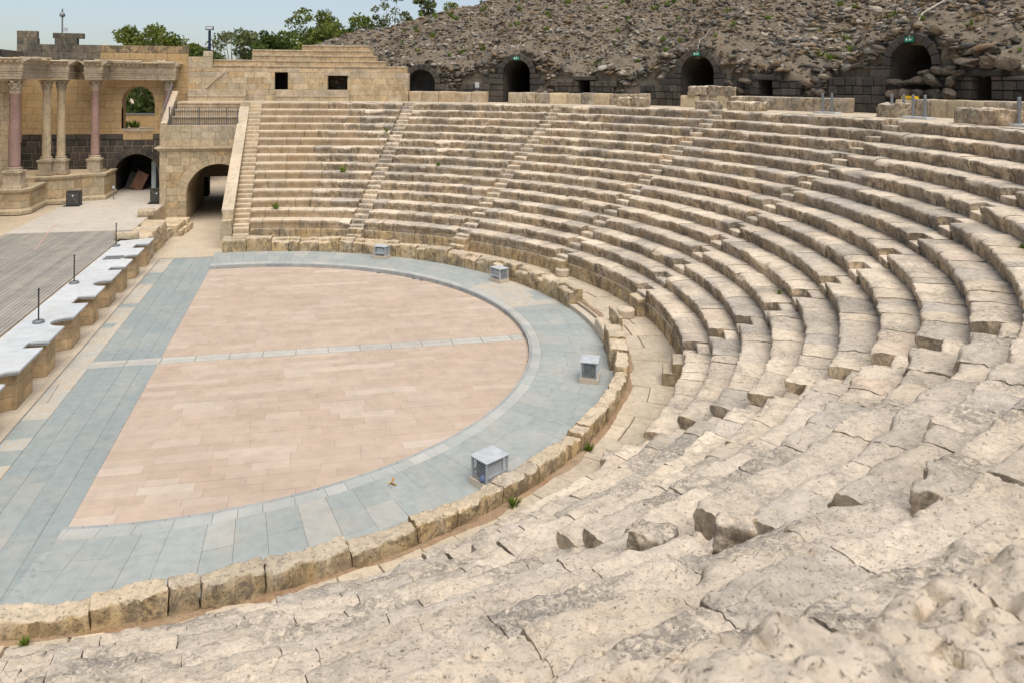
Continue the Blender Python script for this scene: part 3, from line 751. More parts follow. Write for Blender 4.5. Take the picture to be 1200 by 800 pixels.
for i in range(len(piers)-1):
    a_, b_ = niche(i); rect = (i % 2 == 0)
    for ci in range(3):
        z0, z1 = .008+.325*ci, .325*(ci+1)-.003
        n = 3 if ci % 2 else 2
        for j in range(n):
            ya, yb = a_+(b_-a_)*j/n+.004, a_+(b_-a_)*(j+1)/n-.004
            if rect: P = [(-4.9, ya), (-4.44, ya), (-4.44, yb), (-4.9, yb)]
            else:
                c_ = (a_+b_)/2; h_ = (b_-a_)/2; f_ = lambda yy: -3.98-.46*math.sqrt(max(0, 1-((yy-c_)/h_)**2))
                P = [(-4.9, ya)]+[(f_(ya+(yb-ya)*t/5), ya+(yb-ya)*t/5) for t in range(6)]+[(-4.9, yb)]
            MB().prism(P, z0, z1).build('niche_block', M['pier'], pf)
def cap_outline(i, tip, dep, inset):
    yc, wd = piers[i]; hw = wd/2+.27-inset
    lo = (niche(i-1)[0]+niche(i-1)[1])/2 if i else yc-wd
    hi = (niche(i)[0]+niche(i)[1])/2 if i < len(piers)-1 else yc+wd*.5+.17
    P = [(-5.18, lo+.003)]
    def side(ym, yp, rect):
        # from the middle of the niche (ym) to the pier corner (yp)
        if rect: return [(dep, ym), (dep, yp)]
        return [(dep+(tip-dep)*(1-math.sqrt(max(0, 1-(t/6)**2)))*1.0, ym+(yp-ym)*t/6) for t in range(7)]
    P += side(lo+.003, yc-hw, (i-1) % 2 == 0) if i else [(tip, lo)]
    P += [(tip, yc-hw), (tip, yc+hw)]
    P += side(hi-.003, yc+hw, i % 2 == 0)[::-1] if i < len(piers)-1 else [(tip, hi)]
    P += [(-5.18, hi-.003)]
    out = [P[0]]
    for p in P[1:]:
        if abs(p[0]-out[-1][0])+abs(p[1]-out[-1][1]) > 1e-4: out.append(p)
    return out
for i in range(len(piers)):
    mb = MB().prism(cap_outline(i, -3.75, -4.28, 0), SZ-.05, SZ); mb.build('cap_slab', M['capslab'], pf)
    MB().prism(cap_outline(i, -3.80, -4.33, .05), SZ-.125, SZ-.0505).build('cap_moulding', M['capslab'], pf)
MB().box(-5.15, -4.5, -14, 12.2, 0, SZ-.127).build('backing', M['tan'], pf)
# vent grille in a far cap slab
gv = MB()
for j in range(4): gv.box(-4.95+.0, -4.25, 8.05+.18*j, 8.11+.18*j, SZ+.002, SZ+.016)
gv.build('floor_grille', M['darkmetal'], label='dark flush grille in the grey stage-edge slabs', cat='grille')
# stage floors
stg = MB().box(-16, -5.2, -30, 34, .0, SZ-.05).build('stage_base', M['sand'], kind='structure')
dk = MB()
x = -10.9
while x < -5.3:
    dk.box(x, x+.125, -30, 14.55, SZ-.045, SZ-.004+rnd.uniform(-.003, .003)); x += .141
dko = dk.build('deck_boards', M['wood'], kind='stuff'); place(dko, stg)
MB().box(-10.95, -5.22, 14.56, 33.9, SZ-.045, SZ).build('stage_paving', M['concrete'], kind='structure')
for (x, y_, lab) in ((-4.62, -.35, 'thin dark post on a round foot beside a curved stage niche'), (-4.95, 4.3, 'thin dark post between the other two posts on the stage edge'), (-5.05, 10.7, 'thin dark post on the stage edge near the floor grille')):
    t_ = empty('stanchion', (x, y_, SZ), lab, 'post', 'thin posts along the stage edge')
    mb = MB().lathe((x, y_, SZ), [(.17, .002), (.17, .06), (.13, .085), (.03, .09)], 16); mb.build('foot', M['metal'], t_)
    MB().lathe((x, y_, SZ), [(.022, .09), (.022, 1.0), (.03, 1.0), (.03, 1.04)], 8).build('pole', M['darkmetal'], t_)
# rough masonry at the stage's far corner
rw = empty('rough_stone_wall', (-4.6, 15.5, 0), 'short wall of big rough stones at the stage corner before the arch', 'wall')
def rough_box(name, c, half, rot, mat, parent, amp=.03, n=5, seed=0, rnd_=.12, **k):
    V = []; F = []
    g_ = np.linspace(-1, 1, n+1)
    idx = {}
    for ax in range(3):
        for sg in (-1, 1):
            for i in range(n):
                for j in range(n):
                    f = []
                    for (u, v) in ((g_[i], g_[j]), (g_[i+1], g_[j]), (g_[i+1], g_[j+1]), (g_[i], g_[j+1])):
                        p = [0, 0, 0]; p[ax] = sg; p[(ax+1) % 3] = u; p[(ax+2) % 3] = v; key = tuple(round(x, 4) for x in p)
                        if key not in idx: idx[key] = len(V); V.append(p)
                        f.append(idx[key])
                    F.append(f if sg > 0 else f[::-1])
    V = np.array(V, float); h = np.array(half, float)
    nrm = np.linalg.norm(V, axis=1)[:, None]; sph = V/nrm*1.25
    V = V*(1-rnd_)+sph*rnd_
    V = V*h; ca, sa = math.cos(rot), math.sin(rot)
    V = np.stack([V[:, 0]*ca-V[:, 1]*sa, V[:, 0]*sa+V[:, 1]*ca, V[:, 2]], 1)+np.array(c, float)
    V += amp*vfbm(V+seed*3.7, 2.2/max(.3, h.mean()*2), 3, .55)
    if n > 3: V += amp*.45*vfbm(V+seed*1.7, 9., 2, .6)
    return mk(name, V, np.array(F), mat, parent, **k)
q = random.Random(9)
for zc, hz, rows in ((.26, .28, 6), (.84, .28, 5)):
    for j in range(rows):
        rough_box('rough_stone', (-4.55+q.uniform(-.06, .06), 12.75+.95*j+q.uniform(-.05, .05), zc), (.55, .49, hz+.02), q.uniform(-.06, .06), M['tanpale'] if q.random() < .5 else M['marble'], rw, .07, 10, j+zc*10, .05)
rough_box('rough_stone', (-4.95, 12.3, 1.28), (.5, .3, .14), .3, M['tanpale'], rw, .05, 9, 77, .2)
for zc, dx in ((.15, .55), (.45, .35)):
    for j in range(3): rough_box('rough_stone', (-4.3+.1*j, 18.6+.85*j, zc), (dx+.3, .42, .17), 0, M['tanpale'], rw, .05, 8, j+50+zc, .06)
bx_ = rough_box('stone_block', (-5.35, 18.5, 1.29), (.42, .3, .19), .1, M['marble'], None, .01, 3, 5, .03, label='squared pale block lying on the stage edge before the arch', cat='block')

# ------------------------------------------------------------------ columns and scene building
def column(x, y_, z0, zb, zs, zt, r, shaft, label, group='columns of the scene building'):
    t_ = empty('column', (x, y_, z0), label, 'column', group)
    hb = zb-z0
    ped = MB()
    for (h0, h1, hw) in ((0, .14, r*1.75), (.14, .2, r*1.6), (.2, .74, r*1.42), (.74, .82, r*1.55), (.82, .9, r*1.7)):
        ped.box(x-hw, x+hw, y_-hw, y_+hw, z0+hb*h0, z0+hb*h1-.001)
    ped.build('pedestal', M['marble'], t_)
    MB().lathe((x, y_, z0+hb*.9), [(r*1.45, 0), (r*1.5, .04), (r*1.42, .08), (r*1.22, .10), (r*1.18, .13), (r*1.3, .15), (r*1.3, .19), (r*1.08, .21)], 20).build('base', M['marble'], t_, True)
    h = zs-zb
    MB().lathe((x, y_, zb+.1), [(r*1.08, 0), (r, .08), (r*.99, h*.33), (r*.95, h*.66), (r*.87, h-.16), (r*.95, h-.12), (r*.95, h-.1)], 22).build('shaft', shaft, t_, True)
    H = zt-zs
    cp = MB().lathe((x, y_, zs), [(r*.9, 0), (r*.92, H*.35), (r*1.0, H*.65), (r*1.25, H*.86)], 16)
    for tier, (za, zb_, ra, rb, n) in enumerate(((0, .42, .92, 1.28, 8), (.22, .70, .96, 1.42, 8), (.48, .88, 1.05, 1.72, 8))):
        for i in range(n):
            a0 = 2*math.pi*(i+.5*(tier % 2))/n; wd = .34*r
            pts = [(ra, za, 1.), ((ra+rb)/2*.97, za+(zb_-za)*.55, 1.05), (rb, zb_-.03, .75), (rb*1.05, zb_-.11, .4)]
            V = []; ca, sa = math.cos(a0), math.sin(a0)
            for (rr_, zz_, ww) in pts:
                for s_ in (-1, 0, 1):
                    rr2 = rr_*r-(abs(s_)*.05*r); V.append((x+rr2*ca-s_*wd*ww*sa, y_+rr2*sa+s_*wd*ww*ca, zs+zz_*H))
            F = [(j*3+k_, j*3+k_+1, j*3+k_+4, j*3+k_+3) for j in range(3) for k_ in range(2)]
            cp.add(V, F)
    ab = r*1.55
    cp.prism([(x-ab, y_-ab), (x, y_-ab*.84), (x+ab, y_-ab), (x+ab*.84, y_), (x+ab, y_+ab), (x, y_+ab*.84), (x-ab, y_+ab), (x-ab*.84, y_)], zs+H*.87, zt)
    cp.build('capital', M['marble'], t_)
    return t_
column(-12.82, 21.0, 2.45, 3.55, 7.78, 8.6, .30, M['granite'], 'thick rose granite column on the projecting podium block')
column(-12.45, 25.0, 2.75, 3.75, 7.85, 8.57, .255, M['tanpale'], 'tan stone column, thicker of the pair behind the rose column')
column(-11.72, 25.3, 2.75, 3.72, 7.85, 8.57, .245, M['tanpale'], 'tan stone column, slimmer of the pair, beside the basalt wall')
column(-9.95, 26.0, 2.70, 3.70, 7.92, 8.55, .255, M['granite'], 'rose granite column beside the dark basalt archway')
column(-5.88, 27.6, 3.4, 4.4, 7.95, 8.58, .26, M['granite'], 'rose granite half-hidden column beside the seats with the railing')

# podium carrying the columns
pod = empty('podium', (-11, 24, SZ), 'tan stone podium stepping forward under the columns', 'podium')
def pod_seg(pts, ztop, seed):
    for (p0, p1) in zip(pts[:-1], pts[1:]):
        L = math.dist(p0, p1); mp = line_map(p0, p1)
        if L < .12: continue
        hs_ = [SZ, SZ+.33, SZ+.33+(ztop-SZ-.6)/2, ztop-.27, ztop]
        ashlar(mp, 0, L, hs_, pod, lambda s, z, q: M['tanpale'] if q.random() < .6 else M['tan'], (.7, 1.3), .5, seed=seed)
    sweep(pts, [(-.3, SZ+.001), (.12, SZ+.001), (.12, SZ+.18), (.06, SZ+.25), (.0, SZ+.30), (-.3, SZ+.30)], M['tanpale'], pod, 'plinth')
    sweep(pts, [(-.3, ztop-.16), (.04, ztop-.16), (.10, ztop-.1), (.12, ztop+.02), (-.3, ztop+.02)], M['tanpale'], pod, 'podium_cornice')
pA = [(-14.6, 20.2), (-12.25, 20.2), (-11.95, 20.7), (-12.1, 23.6)]
pB = [(-12.6, 23.55), (-10.9, 23.95), (-10.4, 24.75), (-9.2, 25.2), (-9.2, 28.0)]
pod_seg(pA, 2.45, 3); pod_seg(pB, 2.72, 4)
MB().prism([(-14.6, 20.25), (-12.3, 20.25), (-12.0, 20.75), (-12.15, 24), (-14.6, 24)], SZ, 2.452).build('podium_fill', M['tanpale'], pod)
MB().prism([(-14.7, 23.6), (-12.6, 23.62), (-10.95, 24.0), (-10.45, 24.8), (-9.25, 25.25), (-9.25, 28), (-14.7, 28)], SZ, 2.715).build('podium_fill', M['tanpale'], pod)

# return wall of the scene building (faces the camera), with a basalt archway below and an open arch above
YW = 28.0; XW0 = -15.2
sb = empty('scene_building_wall', (-10, YW, SZ), 'high tan stage-building wall with a dark basalt archway and an open arch above', 'wall')
mp = line_map((XW0, YW), (-4.72, YW)); LW = -4.72-XW0
ca_, cb_ = -7.92-XW0, -7.83-XW0
ops = [(ca_-1.42, ca_+1.42, SZ-.1, arch_top(ca_, 1.42, 2.28)), (cb_-1.03, cb_+1.03, 5.38, arch_top(cb_, 1.03, 7.15))]
ops_low = [(ca_-1.42-.42, ca_+1.42+.42, SZ-.1, arch_top(ca_, 1.84, 2.28)), ops[1]]
def wm(s, z, q):
    x = s+XW0
    if z < 4.62: return M['basalt']
    if z < 5.15: return M['basalt'] if (x < -8.95 or x > -6.75) else M['plaster']
    if z > 9.7: return M['wallgrey'] if x < -10.6+q.uniform(-.6, .6) else (M['walltop'] if z > 10.3 else M['plaster'])
    return M['plaster']
def crest(s):
    x = s+XW0
    for lo, hi, zt in ((-20, -15.7, 10.9), (-15.7, -13.9, 11.75), (-13.9, -13.35, 10.9), (-13.35, -11.75, 11.65), (-11.75, -10.6, 10.95), (-10.6, -10.0, 10.4)):
        if lo <= x < hi: return zt
    return 10.98-.10*abs(math.sin(x*1.9))
ashlar(mp, 0, LW, [SZ, 1.55, 2.0, 2.45, 2.9, 3.35, 3.8, 4.22, 4.62], sb, wm, (.45, .8), .5, ops_low, .02, 21)
ashlar(mp, 0, LW, [4.62, 5.0, 5.38, 5.85, 6.3, 6.75, 7.2, 7.65, 8.1, 8.62], sb, wm, (.7, 1.2), .5, ops, .008, 22)
ashlar(mp, 0, LW, [8.62, 9.1, 9.55, 9.95, 10.4, 10.9, 11.3, 11.75], sb, wm, (.6, 1.1), .5, (), .01, 23, tops=crest)
mpm = line_map((XW0, YW+.022), (-4.72, YW+.022))
ashlar(mpm, 0, LW, [SZ, 4.6], sb, lambda s, z, q: M['mortar'], (20, 21), .05, ops, 0, 24, name='mortar_bed')
voussoirs(mp, ca_, 2.28, 1.42, 1.84, 13, M['basalt'], sb, .5, .01)
vault(mp, ca_, 2.28, 1.42, SZ, .45, 5.0, M['basalt'], sb)
vault(mp, cb_, 7.15, 1.035, 5.38, .02, 1.2, M['plaster'], sb)
MB().box(-8.8, -6.85, 27.96, 29.0, 5.17, 5.375).build('sill', M['marble'], sb)
MB().box(XW0, -4.72, YW+.5, YW+1.0, SZ, 5.1).box(XW0, -9.3, YW+.5, YW+1.2, 5.1, 9.5).box(-6.6, -4.75, YW+.5, YW+1.2, 5.1, 9.5).box(XW0, -4.75, YW+.5, YW+1.0, 8.4, 10.3)
bk = MB(); bk.box(XW0, -9.4, YW+.5, YW+.9, SZ, 9.9); bk.box(-6.35, -4.75, YW+.5, YW+.9, SZ, 9.9); bk.box(-9.4, -6.35, YW+.5, YW+.9, 8.3, 9.9); bk.box(-9.4, -6.35, YW+.5, YW+.9, 4.0, 5.1)
bk.build('backing', M['mortar'], sb)
# basalt wall behind the archway with a bright slit
rwl = empty('rear_basalt_wall', (-8, 33, SZ), 'dark basalt wall closing the archway, with a narrow bright doorway', 'wall')
mp2 = line_map((-11, 33.0), (-4.0, 33.0))
ashlar(mp2, 0, 7, [SZ, 1.7, 2.3, 2.9, 3.4, 4.0], rwl, lambda s, z, q: M['basalt'], (.5, .9), .4, [(3.75, 4.55, 0, lambda s: 3.3)], .04, 31)
MB().box(-11, -7.3, 33.3, 33.5, 0, 4).box(-6.4, -4, 33.3, 33.5, 0, 4).box(-7.3, -6.4, 33.3, 33.5, 3.35, 4).build('backing', M['basalt'], rwl)
fl = MB().box(-9.4, -5.0, 28.1, 36, SZ-.3, SZ+.004).build('archway_floor', M['concrete'], kind='structure')
o = MB().box(-.42, .42, -.03, .03, 0, 1.25).build('leaning_board', M['boardA'], label='brown board leaning in the basalt archway, larger in front', cat='board', group='boards leaning in the archway'); o.location = (-8.25, 29.3, SZ+.05); o.rotation_euler = (-.2, .38, -.35)
o = MB().box(-.25, .25, -.03, .03, 0, 1.2).build('leaning_board', M['speaker'], label='narrow dark board behind the brown board in the archway', cat='board', group='boards leaning in the archway'); o.location = (-8.85, 29.9, SZ+.02); o.rotation_euler = (-.15, .3, -.3)
cbn = empty('cabinet', (-6.95, 29.4, SZ), 'tall pale cabinet standing inside the basalt archway', 'cabinet')
MB().box(-7.2, -6.75, 29.2, 29.7, SZ+.006, 3.1).build('body', M['darkmetal'], cbn); MB().box(-7.2, -6.92, 29.17, 29.199, SZ+.05, 3.05).build('door', M['bluegrey'], cbn)
# low wall and shrubs seen through the upper arch
lw = empty('garden_wall', (-8, 34.2, 4), 'low tan wall with grey coping seen through the upper arch', 'wall')
MB().box(-11, -4.6, 34.0, 34.5, 0, 6.05).build('wall_body', M['plaster'], lw); MB().box(-11, -4.6, 33.95, 34.55, 6.052, 6.14).build('coping', M['metal'], lw)
MB().box(-12, -4.6, 29.02, 33.95, 4.05, 5.12).build('rear_terrace', M['dust'], kind='structure')

# left flank of the scene building running towards the camera
fr = empty('scene_building_flank', (-15, 22, SZ), 'ochre side wall of the stage building behind the thick rose column', 'wall')
mp3 = line_map((-14.85, 12), (-14.85, 28))
ashlar(mp3, 0, 16, [SZ, 1.7, 2.4, 3.1, 3.8, 4.5, 5.2, 5.9, 6.6, 7.3, 8.0, 8.62, 9.2, 9.8, 10.4], fr, lambda s, z, q: M['basalt'] if 2.5 < z < 4.6 else (M['wallgrey'] if z > 9.7 else M['plaster']), (1.0, 1.6), .4, seed=33)
mp4 = line_map((-14.3, 21.6), (-13.32, 21.6))
pl = empty('wall_pier', (-13.8, 21.6, 2.45), 'pale ashlar pier just behind the thick rose column', 'pier')
ashlar(mp4, 0, .98, [2.47, 3.2, 3.95, 4.7, 5.4, 6.2, 7.0, 7.8, 8.6], pl, lambda s, z, q: M['tanpale'], (.9, 1.0), .9, seed=34)

# entablature running over the columns
ent = empty('entablature', (-9.5, 26, 8.6), 'carved pale entablature with broken cornice resting on the columns', 'entablature')
path = [(-14.6, 20.45), (-12.3, 20.45), (-12.3, 24.45), (-11.2, 24.75), (-11.2, 26.9), (-10.42, 26.9), (-10.42, 25.45), (-9.45, 25.45), (-9.45, 27.1), (-6.4, 27.1), (-6.4, 26.95), (-5.35, 26.95), (-5.35, 28.0)]
ZE = 8.6
sweep(path, [(-.45, ZE), (0, ZE), (0, ZE+.14), (.03, ZE+.15), (.03, ZE+.29), (.06, ZE+.30), (.06, ZE+.41), (.11, ZE+.44), (.11, ZE+.48), (-.45, ZE+.48)], M['marble'], ent, 'architrave')
sweep(path, [(-.45, ZE+.481), (.02, ZE+.481), (.06, ZE+.62), (.04, ZE+.86), (.09, ZE+.90), (-.45, ZE+.90)], M['marble'], ent, 'frieze')
# cornice broken into separate blocks
q = random.Random(12)
for (p0, p1) in zip(path[:-1], path[1:]):
    L = math.dist(p0, p1); n = max(1, int(L/.9)); d = (np.array(p1)-np.array(p0))/L
    for i in range(n):
        a_ = np.array(p0)+d*(L*i/n+.01); b_ = np.array(p0)+d*(L*(i+1)/n-.01); hh = ZE+1.2+q.uniform(-.06, .12); oo = q.uniform(.26, .40)
        sweep([a_, b_], [(-.45, ZE+.902), (.10, ZE+.902), (.13, ZE+.98), (.2, ZE+1.0), (.22, ZE+1.04), (oo, ZE+1.08), (oo+.03, hh-.04), (oo, hh), (-.45, hh+.03)], M['marble'] if q.random() < .7 else M['tanpale'], ent, 'cornice_block')

for (p0, p1) in zip(path[:-1], path[1:]):
    L = math.dist(p0, p1); d = (np.array(p1)-np.array(p0))/L; nn_ = np.array([d[1], -d[0]]); n = int(L/.26)
    for i in range(n):
        c_ = np.array(p0)+d*(L*(i+.5)/n)+nn_*.15
        MB().obox(c_, d, nn_, .06, .10, ZE+.93, ZE+1.03).build('modillion', M['marble'], ent)
# ------------------------------------------------------------------ passage arch and the boxed seats above it
YF = 22.5
tb = empty('arched_passage_building', (-3.2, YF, 0), 'tan ashlar block with a round-arched passage below boxed seats', 'building')
mpf = line_map((-5.42, YF), (-.98, YF)); ac_ = 3.37
opf = [(ac_-2.4, ac_+2.4, -1, arch_top(ac_, 2.4, 1.65))]
opj = [(ac_-1.85, ac_+1.85, -1, lambda s: 99)]
ashlar(mpf, 0, 4.44, [0., .42, .84, 1.25, 1.65], tb, lambda s, z, q: M['tanpale'] if q.random() < .7 else M['tan'], (.5, .85), .6, opj, .03, 41)
ashlar(mpf, 0, 4.44, [1.65, 2.1, 2.55, 3.0, 3.45, 3.9, 4.3], tb, lambda s, z, q: M['tanpale'] if q.random() < .7 else M['tan'], (.45, .8), .6, opf, .02, 42)
voussoirs(mpf, ac_, 1.65, 1.85, 2.4, 17, M['tanpale'], tb, .6, .02, smax=4.3)
sweep([(-5.5, 26), (-5.5, YF), (-1.0, YF)], [(-.2, 4.3), (.02, 4.3), (.08, 4.36), (.10, 4.42), (.2, 4.46), (.21, 4.55), (-.2, 4.58)], M['marble'], tb, 'cornice')
ashlar(mpf, .05, 4.44, [4.58, 5.02], tb, lambda s, z, q: M['tanpale'], (.6, 1.1), .6, (), .01, 43)
ashlar(mpf, .0, 4.44, [5.02, 5.45, 5.86], tb, lambda s, z, q: M['marble'] if s > 2.2 else M['tanpale'], (.6, .95), .6, (), .01, 44)
ashlar(line_map((-5.44, 30), (-5.44, YF)), 0, 7.5, [0., .6, 1.2, 1.8, 2.4, 3.0, 3.6, 4.3, 5.0, 5.7], tb, lambda s, z, q: M['tanpale'], (.7, 1.1), .3, (), .02, 45)
vault(mpf, ac_, 1.65, 1.85, 0, .5, 7.5, M['tanpale'], tb)
MB().box(-5.4, -1.0, YF+.6, 26.9, 5.3, 5.84).build('box_floor', M['walk'], tb)
fillm = MB(); fillm.box(-5.15, -3.95, YF+.6, 30, 0, 5.29); fillm.box(-1.2, -.98, YF+.6, 30, 0, 5.29); fillm.box(-3.95, -1.2, YF+.62, 30, 3.56, 5.29); fillm.build('core', M['mortar'], tb)
for j, (yy, zz) in enumerate(((23.55, 6.36), (24.2, 6.78), (24.85, 7.20))):
    x = -4.95+.05*j
    while x < -1.05:
        x1 = min(x+rnd.uniform(.9, 1.5), -1.02)
        if x1 > -1.5: x1 = -1.02
        mb = MB(); mb.prism([(x+.004, yy+.06), (x1-.004, yy+.06), (x1-.004, yy+.8), (x+.004, yy+.8)], zz-.5, zz-.1); mb.prism([(x+.004, yy), (x1-.004, yy), (x1-.004, yy+.8), (x+.004, yy+.8)], zz-.1, zz, .012)
        mb.build('seat_block', M['newseat'], tb); x = x1
MB().box(-5.0, -1.02, 25.6, 29.0, 6.6, DZ+.0).build('landing', M['walk'], tb)
# sloping white wing wall at the outer side of the box
MB().add([(-5.42, 22.6, 5.87), (-5.05, 22.6, 5.87), (-5.05, 22.6, 6.0), (-5.42, 22.6, 6.0), (-5.42, 26.4, 5.6), (-5.05, 26.4, 5.6), (-5.05, 26.4, 7.9), (-5.42, 26.4, 7.9)],
         [(3, 2, 1, 0), (4, 5, 6, 7), (0, 1, 5, 4), (1, 2, 6, 5), (2, 3, 7, 6), (3, 0, 4, 7)]).build('wing_wall', M['marble'], tb)
hr = MB().tube([(-5.4, 22.7, 6.55), (-5.4, 26.2, 8.35)], .025)
for yy in (22.8, 24, 25.2, 26.1): hr.tube([(-5.4, yy, 5.9+.5*(yy-22.6)), (-5.4, yy, 6.6+.515*(yy-22.8))], .02)
hr.build('handrail', M['metal'], label='slim pale handrail on the sloping wall beside the boxed seats', cat='handrail')
rl = empty('railing', (-3, 22.75, 5.86), 'grey metal railing in front of the boxed seats above the arch', 'railing')
def bars(xa, xb, yy, z0, z1):
    n = int((xb-xa)/.105)
    for i in range(n+1):
        x = xa+(xb-xa)*i/n; big = i in (0, n) or i == int(n*.45) or i == int(n*.86)
        r_ = .035 if big else .016
        MB().box(x-r_, x+r_, yy-r_, yy+r_, z0, z1+(.03 if big else 0)).build('post' if big else 'bar', M['railmetal'], rl)
    MB().box(xa, xb, yy-.02, yy+.02, z1, z1+.03).build('top_rail', M['railmetal'], rl); MB().box(xa, xb, yy-.015, yy+.015, z0+.08, z0+.105).build('bottom_rail', M['railmetal'], rl)
bars(-4.95, -.98, 22.75, 5.862, 6.95)
# parapet beside the far stairway
pp = empty('sloping_parapet', (-.8, 15, .0), 'white sloping parapet beside the far stairway', 'parapet')
zl = lambda yy: 1.86+.525*(yy-15)
q = random.Random(8); yy = 15.0
while yy < 24.6:
    y1 = min(yy+q.uniform(1.0, 1.5), 24.6)
    V = [(x, y_, z_) for y_ in (yy+.004, y1-.004) for x, z_ in ((-.98, 0.01), (-.47, .01), (-.47, zl(y_)-.1), (-.98, zl(y_)-.1))]
    MB().add(V, [(0, 1, 2, 3), (7, 6, 5, 4), (1, 5, 6, 2), (2, 6, 7, 3), (3, 7, 4, 0), (0, 4, 5, 1)]).build('parapet_block', M['tanpale'], pp)
    V = [(x, y_, z_) for y_ in (yy+.004, y1-.004) for x, z_ in ((-1.02, zl(y_)-.1), (-.43, zl(y_)-.1), (-.43, zl(y_)+.04), (-1.02, zl(y_)+.04))]
    MB().add(V, [(0, 1, 2, 3), (7, 6, 5, 4), (1, 5, 6, 2), (2, 6, 7, 3), (3, 7, 4, 0), (0, 4, 5, 1)]).build('coping', M['capslab'] if q.random() < .0 else M['marble'], pp)
    yy = y1
for (z0, z1, hx) in ((0.01, .42, .30), (.423, 1.0, .28), (1.003, 1.42, .25)):
    MB().prism([(-.75-hx, 14.5), (-.75+hx, 14.5), (-.75+hx, 14.99), (-.75-hx, 14.99)], z0, z1, .012).build('parapet_block', M['tanpale'], pp)
MB().prism([(-1.0, 24.6), (-.45, 24.6), (-.45, 26.5), (-1.0, 26.5)], 4.5, DZ).build('parapet_block', M['marble'], pp)

# ------------------------------------------------------------------ upper rebuilt block with stepped seats
ub = empty('upper_seating_block', (0, 28.5, DZ), 'pale rebuilt masonry block with two dark windows and stepped seats on top', 'building')
RU = 28.5; mu = arc_map(RU); S_ = lambda deg: R_(90-deg)*RU
sA, sB = S_(99.6), S_(69.3)
wins = [(S_(88.1), S_(86.3), 8.02, lambda s: 9.22), (S_(80.8), S_(78.0), 8.02, lambda s: 9.02)]
def um(s, z, q): return M['tanpale'] if q.random() < .45 else (M['tan'] if q.random() < .7 else M['marble'])
ashlar(mu, sA, sB, [DZ-.3, 7.62, 8.02, 8.42, 8.82, 9.22], ub, um, (.7, 1.15), .45, wins, .008, 51)
ashlar(mu, sA, S_(70.2), [9.22, 9.45], ub, um, (.9, 1.4), .45, (), .008, 52)
for (wa, wb, zb, zf) in wins:           # dark chambers behind the windows
    V = [mu(s, z, t_) for t_ in (.43, 2.4) for s, z in ((wa-.05, zb-.02), (wb+.05, zb-.02), (wb+.05, zf(0)+.02), (wa-.05, zf(0)+.02))]
    mk('window_recess', V, [(4, 5, 6, 7), (0, 1, 5, 4), (1, 2, 6, 5), (2, 3, 7, 6), (3, 0, 4, 7)], M['basalt'], ub)
V = [mu(s, z, -.03) for s, z in ((S_(81.2), 9.02), (S_(77.6), 9.02), (S_(77.6), 9.3), (S_(81.2), 9.3))]+[mu(s, z, .1) for s, z in ((S_(81.2), 9.02), (S_(77.6), 9.02), (S_(77.6), 9.3), (S_(81.2), 9.3))]
mk('lintel', V, [(0, 1, 2, 3), (1, 0, 4, 5), (2, 1, 5, 6), (3, 2, 6, 7), (0, 3, 7, 4)], M['marble'], ub)
def arc_seat(R, zt, h, ta, tb_, d, mat, parent, name='seat_block', L=(1.0, 1.6), nose=.05):
    t = ta
    while t > tb_+.1:
        dt = math.degrees(rnd.uniform(*L)/R)
        if t-dt < tb_+.8: dt = t-tb_
        P = [tuple(P2(R+nose, t-.01)), tuple(P2(R+nose, t-dt+.01)), tuple(P2(R+d, t-dt+.01)), tuple(P2(R+d, t-.01))]
        Q = [tuple(P2(R, t-.01)), tuple(P2(R, t-dt+.01)), tuple(P2(R+d, t-dt+.01)), tuple(P2(R+d, t-.01))]
        MB().prism(P[::-1], zt-h, zt-.091).build(name, mat, parent); MB().prism(Q[::-1], zt-.09, zt, .01).build('seat_slab', M['marble'], parent); t -= dt
for (j, zt, ta, tb_) in ((0, 9.69, 96.3, 69.7), (1, 10.08, 96.3, 72.9), (2, 10.48, 91.3, 74.4), (3, 10.87, 91.3, 75.1), (4, 11.27, 84.9, 75.7)):
    arc_seat(RU-.02+.6*j, zt, .45, ta, tb_, .85 if j < 4 else 1.6, M['tan'], ub)
ashlar(arc_map(RU), sA, S_(97.6), [9.45, 9.85, 10.22], ub, um, (.6, .9), .8, (), .008, 53)
ashlar(arc_map(RU), S_(97.6), S_(96.35), [9.45, 9.85, 10.25, 10.62], ub, lambda s, z, q: M['marble'], (.5, .9), 1.2, (), .008, 54)
for (ta, tb_) in ((99.6, 91.9), (87.8, 77.6)):      # benches with backs along the foot of the wall
    arc_seat(27.6, 7.62, .4, ta, tb_, .55, M['tanpale'], ub, 'bench_seat'); arc_seat(27.98, 8.0, .375, ta, tb_, .5, M['marble'], ub, 'bench_back', nose=0)
V = []
for (s, z) in ((S_(97.4), 7.98), (S_(94.7), 9.2)):
    for t_ in (-.1, .02):
        for dz_ in (0, .12): V.append(mu(s, z+dz_, t_))
mk('sloping_coping', V, [(0, 1, 3, 2), (4, 6, 7, 5), (0, 4, 5, 1), (2, 3, 7, 6), (0, 2, 6, 4), (1, 5, 7, 3)], M['marble'], ub)
MB().prism([tuple(P2(RU+.4, t)) for t in np.linspace(99.4, 69.5, 20)][::-1]+[tuple(P2(33.5, t)) for t in np.linspace(70, 99.4, 20)][::-1], 2, 7.9).build('core', M['mortar'], ub)

